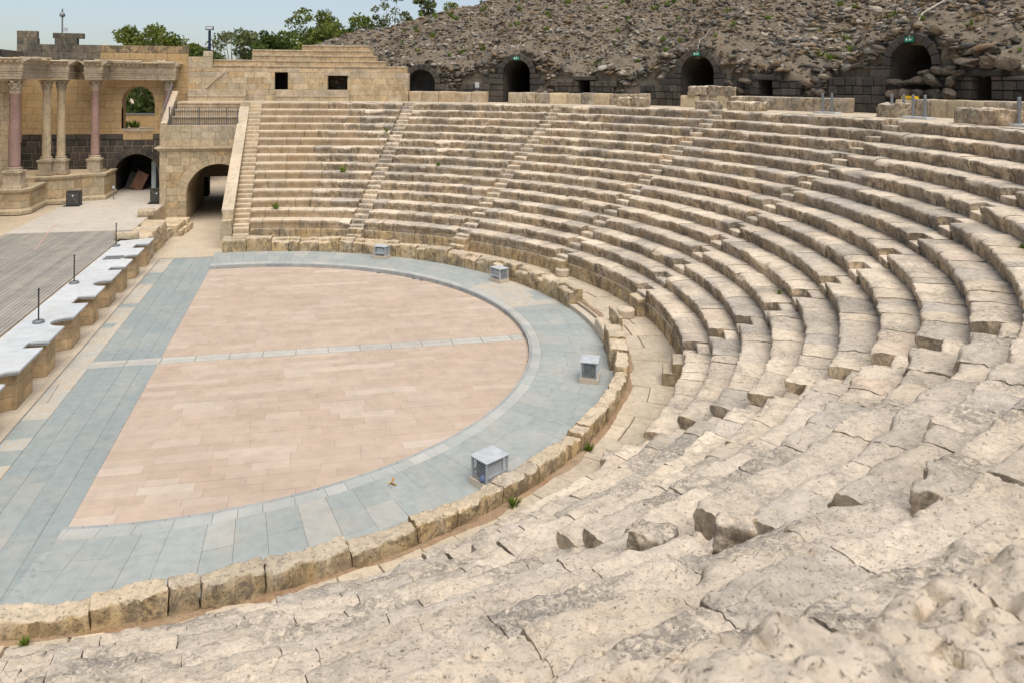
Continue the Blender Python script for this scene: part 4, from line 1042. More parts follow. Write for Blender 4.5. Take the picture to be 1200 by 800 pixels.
# ------------------------------------------------------------------ low wall behind the upper walkway
BW = [(69.2, 58.0, 'low pale block wall from the rebuilt seats to the first vaulted exit', 7.96), (54.9, 35.4, 'low pale block wall before the small lintelled doorway, between two vaulted exits', 7.95),
      (31.0, 10.6, 'low pale block wall topped by two loose blocks near the middle exit', 7.93), (5.6, -24, 'low pale block wall with a yellow case on it, behind the steel posts', 7.95)]
for i, (ta, tb_, lab, zt) in enumerate(BW):
    wl = empty('low_wall', (*P2(28.5, (ta+tb_)/2), DZ), lab, 'wall', 'low block walls along the upper walkway'); q = random.Random(60+i); t = ta
    while t > tb_+.1:
        dt = math.degrees(q.uniform(.75, 1.3)/28.5)
        if t-dt < tb_+1: dt = t-tb_
        rough_block('wall_block', 28.5, zt+q.uniform(-.03, .03), t-dt+.03, t-.03, BOXP(.45, .85), M['newseat'] if i == 0 else (M['seat'] if q.random() < .6 else M['tanpale']), wl, .02, .012, .2, dr=q.uniform(-.015, .015)); t -= dt
def loose(t, R, z0, hx, hy, hz, lab, seed, rot=0):
    p = P2(R, t); rough_box('loose_block', (p[0], p[1], z0+hz-.02), (hy, hx, hz), R_(t)+rot, M['seat'], None, .06, 10, seed, .09, label=lab, cat='stone block', group='loose stone blocks by the upper walkway')
for (t, R, z0, hx, hy, hz, lab, rot) in (
    (36.1, 26.6, DZ, .42, .3, .26, 'rough loose block by the low wall end, nearer the first vaulted exit', .05), (34.0, 26.6, DZ, .46, .3, .27, 'rough loose block by the low wall end, nearer the second vaulted exit', -.04),
    (28.8, 28.72, 7.93, .62, .3, .27, 'shorter of two long blocks lying end to end on the low wall', .0), (25.9, 28.72, 7.92, .74, .3, .27, 'longer of two long blocks lying end to end on the low wall', .0),
    (23.9, 26.2, DZ, .6, .35, .22, 'rounded loose block on the walkway below the two stacked blocks', .1), (20.0, 26.3, DZ, .5, .35, .24, 'pitted loose block beside the rounded one on the walkway', 0.), (17.8, 26.3, DZ, .42, .35, .23, 'smaller pitted loose block next to the pitted one', .1),
    (1.8, 26.6, DZ, .55, .35, .30, 'rough loose block before the wall with the yellow case', .1), (-8.6, 26.0, DZ, .5, .4, .28, 'grey crusted loose block at the walkway edge by the posts', .1), (-11.2, 25.9, DZ, .62, .4, .27, 'brown crusted loose block leaning beside the grey one', -.1)):
    loose(t, R, z0, hx, hy, hz, lab, t, rot)
for (t, R, dzz, hx, hy, hz, rot, lab) in ((-71.6, 20.35, 0, .15, .17, .17, .35, 'cube-like dark-sided block lying on the worn near tiers'), (-70.9, 21.05, 0, .13, .15, .14, .5, 'smaller cube-like block just above the dark-sided one'), (-74.3, 19.05, 0, .14, .16, .15, .6, 'squared grey block wedged between worn near tiers'),
                                           (-69.6, 22.4, 0, .30, .16, .12, .2, 'low reddish stone lying across the worn upper tiers'), (-47.6, 14.45, 0, .24, .24, .2, .1, 'squared block at the foot of the seventh stairway')):
    p = P2(R, t); kk = max(0, int((R-R0)/TD)); z_ = lipZ(kk) if R > R0 else WALKZ
    rough_box('loose_block', (p[0], p[1], z_+hz-.05), (hy, hx, hz), R_(t)+rot, M['near'], None, .035, 14, t, .10, label=lab, cat='stone block', group='loose blocks lying on the near seats')
for i, (ts, R, lab) in enumerate((([10.6, 9.5], 26.9, 'pair of short steel posts before the gap in the low wall'), ([2.2, .9], 26.7, 'pair of steel posts beside the rough loose block'), ([-.6, -1.9], 26.5, 'pair of steel posts before the wall with the yellow case'), ([-12.9, -14.2], 26.0, 'pair of steel posts beyond the crusted blocks'))):
    bp_ = empty('steel_posts', (*P2(R, ts[0]), DZ), lab, 'posts', 'steel posts on base slabs')
    p = (P2(R, ts[0])+P2(R, ts[1]))/2; ta = R_(sum(ts)/2)
    MB().obox(p, (-math.sin(ta), math.cos(ta)), (math.cos(ta), math.sin(ta)), .62, .22, DZ+.014, DZ+.10).build('base_slab', M['capslab'], bp_)
    for t in ts:
        p = P2(R, t); MB().lathe((p[0], p[1], DZ), [(.055, .10), (.055, .93), (.045, .95)], 10).build('post', M['metal'], bp_)
p = P2(28.7, 4.4); yc = MB(); yc.obox(p, (0, 1), (1, 0), .33, .14, 7.97, 8.06); yc.obox(p, (0, 1), (1, 0), .28, .1, 8.06, 8.09); yc.build('yellow_case', M['yellow'], label='flat yellow plastic case lying on the low wall', cat='case')
p = P2(29.0, 59.7); sg = empty('information_sign', (*p, DZ), 'small white sign on a thin post beside the first vaulted exit', 'sign')
MB().tube([(p[0], p[1], DZ), (p[0], p[1], 8.5)], .025).build('post', M['metal'], sg); MB().obox(p, (.87, -.5), (.5, .87), .14, .012, 8.25, 8.62).build('panel', M['whitemetal'], sg)

# ------------------------------------------------------------------ hill of basalt rubble with vaulted exits and doorways
ARCH = [(68.3, 1.0, 8.5, 'alcove'), (54.95, .98, 9.22, 'first'), (30.85, 1.08, 9.2, 'second'), (7.0, 1.08, 9.45, 'third'), (-17.0, 1.05, 9.4, 'last')]
DOOR = [(45.6, .40, 8.78), (22.5, .42, 8.80), (.3, .46, 8.92)]
RF = 30.3
def ridge(t):  return float(np.interp(t, [-45, 40, 55, 60, 65, 70, 76, 80, 83, 92], [20.5, 20.5, 18.6, 17.0, 15.3, 14.2, 13.1, 12.4, 11.5, 10.0]))
def face_h(t):                 # height of the upright ragged face at the hill's foot
    h = 9.15+.35*math.sin(t*.33)+.25*math.sin(t*.9+1)
    for (ta, r, zs, _) in ARCH: h = max(h, zs+r+.75-.10*abs(t-ta)**1.35)
    if t > 66: h = min(h, 10.1)
    return h
def hill_z(R, t):
    fh = face_h(t)
    if R <= RF+.3: return DZ+(fh-DZ)*max(0, (R-RF)/.3)
    zz = fh+(R-RF-.3)*(.56 if t > 15 else .60)
    if R < RF+13:                                            # ragged ledges
        h_ = .62; u = (zz+.22*math.sin(t*.8)+.15*math.sin(t*2.3))/h_; f_ = u-math.floor(u); sm = 0 if f_ < .6 else (f_-.6)/.4
        zz += (sm-f_)*h_*.75
    return min(ridge(t), zz)
A = np.arange(-40, 84.01, .45)
Rr = [RF, RF+.06, RF+.12, RF+.18, RF+.24, RF+.3]+list(np.arange(RF+.5, RF+13, .22))+list(np.arange(RF+13.2, 52, .5))
V = np.array([(r*math.cos(R_(t)), r*math.sin(R_(t)), hill_z(r, t)) for r in Rr for t in A])
nz = vfbm(V, .9, 4, .55); V += nz*.22; V += .07*vfbm(V, 4., 2)
HV = V.copy(); na = len(A); F = []
def in_hole(t, z):
    for (ta, r, zs, _) in ARCH:
        x = abs(t-ta)*math.pi/180*RF
        if x < r+.2 and (z < zs+math.sqrt(max(0, (r+.2)**2-x*x))): return True
    for (ta, hw, zt) in DOOR:
        if abs(t-ta)*math.pi/180*RF < hw+.15 and z < zt+.15: return True
    return False
BWALL = ((62.5, 58.6, 8.9), (38.0, 33.3, 8.75), (15.2, 9.2, 9.05))
def in_masonry(t, z):
    for (ta, tb_, z1) in BWALL:
        if tb_-.6 < t < ta+.6 and z < z1+.15: return True
    for (ta, hw, zt) in DOOR:
        if abs(t-ta)*math.pi/180*RF < hw+1.9 and z < zt+.38: return True
    for (ta, r, zs, nm_) in ARCH:
        x = abs(t-ta)*math.pi/180*RF
        if nm_ != 'last' and ((x < r+.5 and z < zs+math.sqrt(max(0, (r+.5)**2-x*x))) or (x < r+1.2 and z < zs)): return True
    return False
for j in range(len(Rr)-1):
    for i in range(na-1):
        tm = (A[i]+A[i+1])/2; zm = (hill_z(Rr[j], tm)+hill_z(Rr[j+1], tm))/2
        if Rr[j] < RF+1.2 and in_hole(tm, zm): continue
        F.append((j*na+i+1, j*na+i, (j+1)*na+i, (j+1)*na+i+1))
hill = mk('rubble_hill', V, np.array(F), M['hillsoil'], kind='structure')
# back of the hill, so that it is a solid mound
back = MB()
bv = [(Rr[-1]*math.cos(R_(t)), Rr[-1]*math.sin(R_(t)), hill_z(Rr[-1], t)) for t in A]+[(62*math.cos(R_(t)), 62*math.sin(R_(t)), -.1) for t in A]
back.add(bv, [(i, i+1, na+i+1, na+i) for i in range(na-1)]); place(back.build('hill_back', M['hillsoil'], kind='stuff'), hill)
ev = [(r*math.cos(R_(A[-1])), r*math.sin(R_(A[-1])), hill_z(r, A[-1])) for r in Rr]+[(r*math.cos(R_(A[-1])), r*math.sin(R_(A[-1])), -.1) for r in Rr]
mk('hill_end', ev, [(i, i+1, len(Rr)+i+1, len(Rr)+i) for i in range(len(Rr)-1)], M['hillsoil'], hill, kind='stuff')

def rock_mesh(name, seed, sub, flat=.75, amp=.28, mat=None):
    import bmesh
    bm = bmesh.new(); bmesh.ops.create_icosphere(bm, subdivisions=sub, radius=1.0)
    V = np.array([v.co[:] for v in bm.verts]); rs = np.random.RandomState(seed)
    for _ in range(9):                                   # chop with planes to get broken facets
        n = rs.normal(size=3); n /= np.linalg.norm(n); d = rs.uniform(.35, .7); s = V@n-d; V -= np.outer(np.clip(s, 0, None)*.85, n)
    V += amp*vfbm(V+seed*9.1, 1.4, 2); V *= np.array([1, rs.uniform(.7, 1), flat*rs.uniform(.7, 1)])
    F = np.array([[v.index for v in f.verts] for f in bm.faces]); bm.free()
    return V, F
proto = []
for s_ in range(10):
    Vr, Fr = rock_mesh('boulder', s_, 3, .88, .22); proto.append(meshdata('boulder', Vr, Fr, M['boulder'], True))
    try: proto[-1].set_sharp_from_angle(angle=R_(32))
    except Exception: pass
q = random.Random(77)
RrA = np.array(Rr)
def hill_pt(R, t):
    i0 = int(np.clip((t-A[0])/.45, 0, na-2)); j0 = int(np.clip(np.searchsorted(RrA, R)-1, 0, len(Rr)-2))
    u = np.clip((t-A[i0])/.45, 0, 1); v = np.clip((R-RrA[j0])/(RrA[j0+1]-RrA[j0]), 0, 1); G = lambda jj, ii: HV[jj*na+ii]
    return (G(j0, i0)*(1-u)+G(j0, i0+1)*u)*(1-v)+(G(j0+1, i0)*(1-u)+G(j0+1, i0+1)*u)*v
nb = 0
def put_boulder(p, s):
    global nb
    o = obj('boulder', q.choice(proto)); place(o, hill); o.location = p; o.rotation_euler = (q.uniform(-.3, .3), q.uniform(-.3, .3), q.uniform(0, 6.3)); o.scale = (s*q.uniform(.95, 1.35), s*q.uniform(.9, 1.1), s*q.uniform(.65, .9)); nb += 1
t = 72.
while t > -15:                                             # rough courses of boulders on the upright foot of the hill
    zz = DZ+.25
    while zz < face_h(t)+.1:
        s = q.uniform(.2, .34) if t > 30 else q.uniform(.24, .42)
        if not (in_masonry(t, zz-s*.4) or in_hole(t+s*1.6, zz-s*.5) or in_hole(t-s*1.6, zz-s*.5)) and zz > 7.8 and q.random() < .8:
            put_boulder((*P2(RF+.12+(zz-DZ)*.06+q.uniform(-.05, .1), t+q.uniform(-.4, .4)), zz), s)
        zz += s*1.15
    t -= q.uniform(1.2, 1.9)
for (zz, s0_, ta, tb_) in ((7.6, .50, 8.3, 2.4), (8.15, .46, 8.2, 2.2), (8.7, .42, 7.9, 2.0), (9.15, .38, 5.2, 1.6)):
    t = ta
    while t > tb_:
        s = s0_*q.uniform(.85, 1.15); put_boulder((*P2(29.86+(zz-7.6)*.12+q.uniform(-.08, .08), t), zz+q.uniform(-.06, .06)), s); t -= math.degrees(s*1.55/30)
for (t, R, zz, s) in ((1.2, 30.0, 9.45, .42), (-.4, 30.0, 9.5, .45), (-2.0, 29.98, 9.35, .48), (25.6, 29.95, 8.2, .36), (24.6, 30.0, 8.75, .36), (27.3, 30.0, 8.1, .34), (26.6, 30.0, 8.6, .3)):
    put_boulder((*P2(R, t), zz), s)
while nb < 296:
    t = q.uniform(-20, 50) if nb % 3 else q.uniform(-14, 20); R = RF+.1+abs(q.gauss(0, 1))*(2.4 if t < 40 else 1.6)+q.choice([0, 0, 1.5, 4 if t < 30 else 0]); s = q.uniform(.16, .28) if t > 35 else q.uniform(.18, .38)
    if R > RF+6: s *= .7
    zz = hill_z(R, t)
    if in_hole(t, zz-.35) or in_hole(t+s*1.4, zz-s) or in_hole(t-s*1.4, zz-s): continue
    if R < RF+.3: zz = q.uniform(DZ+.3, face_h(t)); p = (R*math.cos(R_(t)), R*math.sin(R_(t)), zz)
    else: p = hill_pt(R, t)
    if R < RF+.5 and in_masonry(t, p[2]-s*.6): continue
    if in_hole(t, p[2]-s*.6) or in_hole(t+s*1.5, p[2]) or in_hole(t-s*1.5, p[2]): continue
    o = obj('boulder', q.choice(proto)); place(o, hill); o.location = (p[0], p[1], p[2]-s*.1); o.rotation_euler = (q.uniform(-.4, .4), q.uniform(-.4, .4), q.uniform(0, 6.3)); o.scale = (s*q.uniform(.9, 1.4), s, s*q.uniform(.7, 1)); nb += 1
# small stones nobody could count
small = [rock_mesh('s', 100+i, 1, .9, .16) for i in range(8)]
VV = []; FF = []; off = 0
for i in range(66000):
    t = q.uniform(-24, 83); R = RF+.12+(q.random()**1.15)*17; s = q.choice([.04, .05, .05, .06, .06, .07, .08, .10, .14, .22])*q.uniform(.7, 1.3)*(1.2 if t < 25 else 1)
    if R < RF+2.0 and q.random() < .75: R = RF-.02+q.random()*.3; s *= 1.35
    zz = hill_z(R, t) if R > RF+.3 else q.uniform(DZ+.1, face_h(t))
    if R < RF+1.4 and (in_hole(t, zz-s-.1) or in_hole(t+.4, zz) or in_hole(t-.4, zz)): continue
    if R < RF+.5 and in_masonry(t, zz-s*.5): continue
    p = hill_pt(R, t) if R > RF+.3 else np.array((R*math.cos(R_(t)), R*math.sin(R_(t)), zz))
    Vr, Fr = small[i % 8]; a_ = q.uniform(0, 6.28); c_, s2 = math.cos(a_), math.sin(a_); tl = q.uniform(-.4, .4)
    W = Vr*s*1.2*np.array([q.uniform(.9, 1.7), 1, q.uniform(.5, .95)]); W = np.stack([W[:, 0]*c_-W[:, 1]*s2, W[:, 0]*s2+W[:, 1]*c_, W[:, 2]+W[:, 0]*tl], 1)+p+np.array([0, 0, -s*.05])
    VV.append(W); FF.append(Fr+off); off += len(W)
mk('loose_stones', np.concatenate(VV), np.concatenate(FF), M['rubble'], hill, kind='stuff')

def arc_map_at(R, tc): return lambda s, z, t: ((R+t)*math.cos(R_(tc)-s/R), (R+t)*math.sin(R_(tc)-s/R), z)
AL = {'alcove': 'low basalt arch with a dark inner door beside the rebuilt seats', 'first': 'dark vaulted exit in the rubble nearest the rebuilt seats, with a green sign', 'second': 'dark vaulted exit in the rubble behind the two stacked pale blocks', 'third': 'dark vaulted exit half hidden by boulders, with a white cable above', 'last': 'dark vaulted exit in the rubble beyond the last low wall'}
for (tc, r, zs, nm) in ARCH:
    if nm == 'last': continue
    ex = empty('vaulted_exit', (*P2(RF, tc), DZ), AL[nm], 'archway', 'vaulted exits in the rubble hill'); m_ = arc_map_at(RF-.12, tc)
    n = 9
    voussoirs(m_, 0, zs, r, r+.42, n, M['basalt'], ex, .7, .02)
    for sd_ in (-1, 1):
        z = DZ+.0; ci = 0
        while z < zs-.05:
            z1 = min(z+.42, zs); L1 = .55+.35*(ci % 2)+(.5 if sd_ < 0 else .2)
            a_, b_ = (r, r+L1) if sd_ > 0 else (-r-L1, -r)
            piece(m_, [(a_, z), (b_, z), (b_, z1), (a_, z1)], M['basalt'], ex, .7, rnd.uniform(0, .05), .03, 'jamb_block'); z = z1; ci += 1
    vault(m_, 0, zs, r, DZ-.02, .3, 1.3 if nm == 'alcove' else 6.5, M['basalt'], ex, end=True)
    if nm == 'alcove':
        V = [m_(s, z, t_) for t_ in (1.22, 1.29) for s, z in ((-.42, DZ), (.36, DZ), (.36, 8.65), (-.42, 8.65))]
        mk('door', V, [(0, 1, 2, 3), (1, 0, 4, 5), (2, 1, 5, 6), (3, 2, 6, 7), (0, 3, 7, 4)], M['darkmetal'], ex); continue
    sgn = empty('exit_sign', m_(0, zs+r+.02, -.05), {'first': 'small green exit sign over the first vaulted exit by the rebuilt seats', 'second': 'small green exit sign over the vault behind the two stacked blocks', 'third': 'green exit sign under the dark arch with the white cable'}[nm], 'sign', 'green exit signs')
    V = [m_(s, z, t_) for t_ in (-.10, -.05) for s, z in ((-.22, zs+r-.02), (.22, zs+r-.02), (.22, zs+r+.2), (-.22, zs+r+.2))]
    mk('panel', V, [(0, 1, 2, 3), (1, 0, 4, 5), (2, 1, 5, 6), (3, 2, 6, 7), (0, 3, 7, 4)], M['green'], sgn)
    # white running figure and arrow
    mb = MB()
    for (sa, sb_, za, zb_) in ((-.15, -.05, .05, .13), (-.12, -.08, .13, .16), (.03, .08, .04, .15), (.10, .17, .08, .11)):
        mb.add([m_(sa, zs+r+za, -.104), m_(sb_, zs+r+za, -.104), m_(sb_, zs+r+zb_, -.104), m_(sa, zs+r+zb_, -.104)], [(0, 1, 2, 3)])
    mb.build('pictogram', M['signwhite'], sgn)
    pts = [np.array(m_(0, zs+r+.2, -.05))]
    for i in range(1, 9):
        RR = RF+.2+i*(.42 if nm != 'third' else 1.0); tt = tc+(.35*math.sin(i*.9) if nm != 'third' else .9*math.sin(i*.9)-.06*i); pp_ = hill_pt(RR, tt); pts.append(pp_+np.array([0, 0, .22]))
    MB().tube(pts[:5] if nm != 'third' else pts, .025 if nm != 'third' else .045, 6).build('cable', M['cable'], label={'first': 'thin pale cable climbing from the first exit sign', 'second': 'thin pale cable climbing from the sign over the stacked blocks', 'third': 'thick white cable snaking up the rubble from the third exit'}[nm], cat='cable', group='cables running up the rubble hill')
DL = ['small dark doorway with a long basalt lintel behind the low wall', 'small dark doorway with a thick lintel above the middle low wall', 'dark doorway in basalt masonry behind the steel posts']
for (tc, hw, zt), lab in zip(DOOR, DL):
    dr_ = empty('basalt_doorway', (*P2(RF, tc), DZ), lab, 'doorway', 'small doorways in the rubble hill'); m_ = arc_map_at(RF-.15, tc)
    for sd_ in (-1, 1):
        z = DZ; ci = 0
        while z < zt-.05:
            z1 = min(z+.38, zt); s0_ = hw; e_ = hw+1.5+.3*(ci % 2); s = s0_
            while s < e_:
                s1 = min(s+rnd.uniform(.35, .6), e_+.2); P = [(s, z), (s1, z), (s1, z1), (s, z1)]
                if sd_ < 0: P = [(-b, c_) for b, c_ in P][::-1]
                piece(m_, P, M['basalt'], dr_, .5, rnd.uniform(0, .08), .035, 'jamb_block'); s = s1
            z = z1; ci += 1
    piece(m_, [(-hw-.4, zt), (hw+.45, zt), (hw+.45, zt+.3), (-hw-.4, zt+.3)], M['basalt'], dr_, .5, .05, .04, 'lintel')
    V = [m_(s, z, t_) for t_ in (.3, 3.) for s, z in ((-hw, DZ-.02), (hw, DZ-.02), (hw, zt+.01), (-hw, zt+.01))]
    mk('recess', V, [(4, 5, 6, 7), (1, 2, 6, 5), (2, 3, 7, 6), (3, 0, 4, 7)], M['basalt'], dr_)
# squared basalt masonry left standing along the foot of the hill
for i, (ta, tb_, z1, lab) in enumerate(((62.5, 58.6, 8.9, 'low basalt masonry remnant beside the first vaulted exit'), (38.0, 33.3, 8.75, 'basalt masonry wall beside the second vaulted exit'), (15.2, 9.2, 9.05, 'tall basalt masonry wall beside the third vaulted exit'))):
    bwall = empty('basalt_wall', (*P2(RF, ta), DZ), lab, 'wall', 'basalt masonry remnants'); L_ = R_(ta-tb_)*RF
    ashlar(arc_map_at(RF-.25, ta), 0, L_, list(np.arange(DZ, z1+.01, .43)), bwall, lambda s, z, q: M['basalt'], (.4, .65), .5, (), .05, 90+i)
th = q; pts = []
for t, R in zip(np.linspace(83, 60, 40), np.linspace(43, 46, 40)):
    pts.append((R*math.cos(R_(t)), R*math.sin(R_(t)), hill_z(R, t)+.35+.12*math.sin(t*2)))
MB().tube(pts, .12, 6).build('black_hose', M['darkmetal'], label='black hose lying along the crest of the rubble hill above the rebuilt seats', cat='hose')

# ------------------------------------------------------------------ caged light boxes round the orchestra
LB = [(57.0, 12.5, 'caged light box before the far bench, nearest the passage'), (25.3, 12.5, 'caged light box before the far bench, nearest the bench gap'),
      (-25.6, 12.45, 'caged light box at the near bench, by its broken end'), (-54.8, 12.45, 'caged light box against the near bench, lowest on the ring, blue lamp inside')]
for i, (t, R, lab) in enumerate(LB):
    p = P2(R, t); z0 = .155; lb = empty('light_box', (*p, z0), lab, 'light box', 'caged light boxes round the orchestra')
    ax = np.array([-math.sin(R_(t)), math.cos(R_(t))]); ay = np.array([math.cos(R_(t)), math.sin(R_(t))])
    if i == 3: ca_2 = R_(30); ax = np.array([math.cos(ca_2), math.sin(ca_2)]); ay = np.array([-ax[1], ax[0]])
    hx, hy = .31, .24
    MB().obox(p, ax, ay, hx+.03, hy+.03, z0, z0+.13).build('plinth', M['slabbeige'], lb)
    for sx in (-1, 1):
        for sy in (-1, 1): MB().obox(p+ax*sx*(hx-.02)+ay*sy*(hy-.02), ax, ay, .02, .02, z0+.131, z0+.56).build('corner_post', M['whitemetal'], lb)
    MB().obox(p, ax, ay, hx+.02, hy+.02, z0+.561, z0+.583).build('lid', M['whitemetal'], lb)
    for sy in (-1, 1): MB().obox(p+ay*sy*(hy-.012), ax, ay, hx-.04, .01, z0+.24, z0+.29).build('side_rail', M['whitemetal'], lb)
    MB().obox(p, ax, ay, .23, .15, z0+.18, z0+.50).build('floodlight', M['darkmetal'], lb)
    MB().obox(p-ay*.158, ax, ay, .19, .006, z0+.22, z0+.48).build('lamp_glass', M['glass'], lb)
    ms = MB()                                                   # wire mesh sides
    for sy in (-1, 1):
        for j in range(-5, 14):
            for dr_ in (-1, 1):
                x0 = -hx+.03+j*.07; pts_ = []
                for s in np.linspace(0, 1, 2):
                    pass
                xa, xb = (x0, x0+.44*dr_) ; za, zb_ = z0+.14, z0+.55
                lo, hi = -hx+.03, hx-.03
                f0 = 0. ; f1 = 1.
                d_ = xb-xa
                ta_, tb2 = sorted(((lo-xa)/d_, (hi-xa)/d_)); f0 = max(0, ta_); f1 = min(1, tb2)
                if f1-f0 < .05: continue
                A_ = p+ax*(xa+d_*f0)+ay*sy*(hy-.01); B_ = p+ax*(xa+d_*f1)+ay*sy*(hy-.01)
                ms.tube([(A_[0], A_[1], za+(zb_-za)*f0), (B_[0], B_[1], za+(zb_-za)*f1)], .0045, 3)
    for sx in (-1, 1):
        for j in range(-5, 12):
            for dr_ in (-1, 1):
                xa = -hy+.03+j*.07; d_ = .44*dr_; lo, hi = -hy+.03, hy-.03
                ta_, tb2 = sorted(((lo-xa)/d_, (hi-xa)/d_)); f0 = max(0, ta_); f1 = min(1, tb2)
                if f1-f0 < .05: continue
                A_ = p+ay*(xa+d_*f0)+ax*sx*(hx-.01); B_ = p+ay*(xa+d_*f1)+ax*sx*(hx-.01)
                ms.tube([(A_[0], A_[1], z0+.14+.41*f0), (B_[0], B_[1], z0+.14+.41*f1)], .0045, 3)
    ms.build('wire_mesh', M['whitemetal'], lb)
    if i == 3:
        c_ = p-ax*.26-ay*.1; MB().lathe((c_[0], c_[1], z0+.135), [(.02, 0), (.08, .03), (.1, .09), (.06, .15), (.02, .17)], 12).build('blue_lamp', plain('blue lamp', (.13, .17, .27), .4), lb, True)

# ------------------------------------------------------------------ loudspeakers on the stage
for (x, y_, lab) in ((-10.35, 23.0, 'dark loudspeaker with crossed bars before the podium'), (-5.72, 23.2, 'dark loudspeaker with crossed bars beside the passage arch')):
    sp_ = empty('loudspeaker', (x, y_, SZ), lab, 'loudspeaker', 'loudspeakers on the stage')
    MB().box(x-.37, x+.37, y_-.02, y_+.45, SZ+.005, SZ+.86).build('cabinet', M['speaker'], sp_)
    fr_ = MB(); fr_.box(x-.37, x+.37, y_-.05, y_-.021, SZ+.005, SZ+.045); fr_.box(x-.37, x+.37, y_-.05, y_-.021, SZ+.82, SZ+.86); fr_.box(x-.37, x-.33, y_-.05, y_-.021, SZ+.046, SZ+.819); fr_.box(x+.33, x+.37, y_-.05, y_-.021, SZ+.046, SZ+.819); fr_.build('frame', M['darkmetal'], sp_)
    cr = MB(); cr.tube([(x-.33, y_-.045, SZ+.05), (x+.33, y_-.045, SZ+.82)], .012, 5); cr.tube([(x+.33, y_-.06, SZ+.05), (x-.33, y_-.06, SZ+.82)], .012, 5); cr.build('cross_bars', M['metal'], sp_)
    MB().lathe((0, 0, 0), [(.045, 0), (.045, .01)], 12).build('badge', M['signwhite'], None).location = (0, 0, -50)
    o = bpy.data.objects[-1] if False else [ob for ob in COL.objects if ob.name.startswith('badge')][-1]
    o.parent = sp_; o.location = (0, -.075, .60); o.rotation_euler = (R_(90), 0, 0)
    MB().box(x-.5, x+.42, y_-.4, y_+.48, SZ+.001, SZ+.004).build('mat', M['darkmetal'], sp_)  # dark sheet laid on the floor as the cabinet's painted shadow
pm = empty('marker_post', (-8.62, 25.1, SZ), 'small pale post at the podium corner by the basalt archway', 'post')
MB().tube([(-8.62, 25.1, SZ), (-8.62, 25.1, SZ+.95)], .03).build('pole', M['metal'], pm); MB().box(-8.7, -8.54, 25.05, 25.09, SZ+.7, SZ+.85).build('plate', M['whitemetal'], pm)
rt = MB()
for (a_, b_) in (((-9.3, 16.0), (-8.3, 10.5)), ((-8.35, 15.7), (-9.3, 16.05)), ((-9.3, 16.05), (-9.1, 16.6))):
    a_, b_ = np.array(a_), np.array(b_); d = (b_-a_)/np.linalg.norm(b_-a_); n_ = np.array([-d[1], d[0]])*.025
    rt.add([(*(a_-n_), SZ+.004), (*(b_-n_), SZ+.004), (*(b_+n_), SZ+.004), (*(a_+n_), SZ+.004)], [(0, 1, 2, 3)])
rt.build('red_tape', plain('faded red', (.52, .33, .26), .8), label='thin faded red line marked across the stage floor', cat='floor mark')

# ------------------------------------------------------------------ lamp posts
def lamp(x, y_, z0, z1, mat, label):
    l = empty('lamp_post', (x, y_, z0), label, 'lamp post', 'lamp posts behind the theatre')
    MB().lathe((x, y_, 0), [(.12, z0), (.10, z1-.35)], 10).build('pole', mat, l)
    MB().box(x-.28, x+.28, y_-.2, y_+.2, z1-.3, z1-.03).build('lamp_head', M['darkmetal'], l); MB().box(x-.25, x+.25, y_-.215, y_-.201, z1-.26, z1-.06).build('lamp_glass', M['glass'], l)
    MB().box(x-.03, x+.03, y_-.05, y_+.05, z1-.36, z1-.3).build('bracket', mat, l)
lamp(-4.1, 34, 0, 12.75, M['navy'], 'dark blue post with a square floodlight behind the rebuilt block')
l = empty('mast', (-16.1, 40, 0), 'slim mast with a small camera globe behind the crenellated wall', 'mast')
MB().tube([(-16.1, 40, 0), (-16.1, 40, 14.3)], .06).build('pole', M['metal'], l); MB().lathe((-16.1, 40, 13.6), [(.05, 0), (.2, .1), (.22, .25), (.12, .4), (.03, .42)], 12).build('globe', M['metal'], l, True); MB().box(-16.0, -15.75, 39.9, 40.1, 12.5, 12.8).build('junction_box', M['whitemetal'], l)

# ------------------------------------------------------------------ weeds
def weed(p, s, lab, mat='weed', n=26, group='weeds growing between the seats'):
    q_ = random.Random(int(abs(p[0]*131+p[1]*57)*10)); mb = MB()
    for i in range(n):
        a_ = q_.uniform(0, 6.28); r = s*q_.uniform(.1, .8); h = s*q_.uniform(.4, 1.0); wd = s*.10
        c_, sn = math.cos(a_), math.sin(a_); b0 = np.array([p[0]+c_*r*.3, p[1]+sn*r*.3, p[2]]); b1 = np.array([p[0]+c_*r*.75, p[1]+sn*r*.75, p[2]+h*.7]); b2 = np.array([p[0]+c_*r*1.25, p[1]+sn*r*1.25, p[2]+h])
        t_ = np.array([-sn, c_, 0])*wd
        mb.add([b0-t_*.5, b0+t_*.5, b1-t_, b1+t_, b2], [(0, 1, 3, 2), (2, 3, 4)])
    mb.build('weed', M[mat], label=lab, cat='weed', group=group)
wd_spots = [(84.0, 1, .42, 'bright weed on the second tier near the far stairway'), (73.6, 5, .42, 'wide weed tuft on the sixth tier in the first wedge'), (57.2, 6, .28, 'small weed on the seventh tier in the second wedge'), (68.8, 10, .28, 'weed beside the second stairway on an upper tier'),
            (31.0, 4, .14, 'tiny weed on the fifth tier in the third wedge'), (30.5, 8, .12, 'tiny weed on the ninth tier in the third wedge'), (40.5, 10, .10, 'tiny weed on the eleventh tier near the third stairway'), (-21.5, 3, .14, 'weed at the nose of the fourth tier by the sixth stairway'), (-35, 9, .14, 'flat weed on the tenth tier among pale slabs'), (-33.5, 10, .12, 'second weed on the eleventh tier among pale slabs')]
for (t, k, s, lab) in wd_spots:
    p = P2(lipR(k)+.62 if s < .2 else lipR(k)+.12, t); weed((p[0], p[1], lipZ(k)-.02), s, lab)
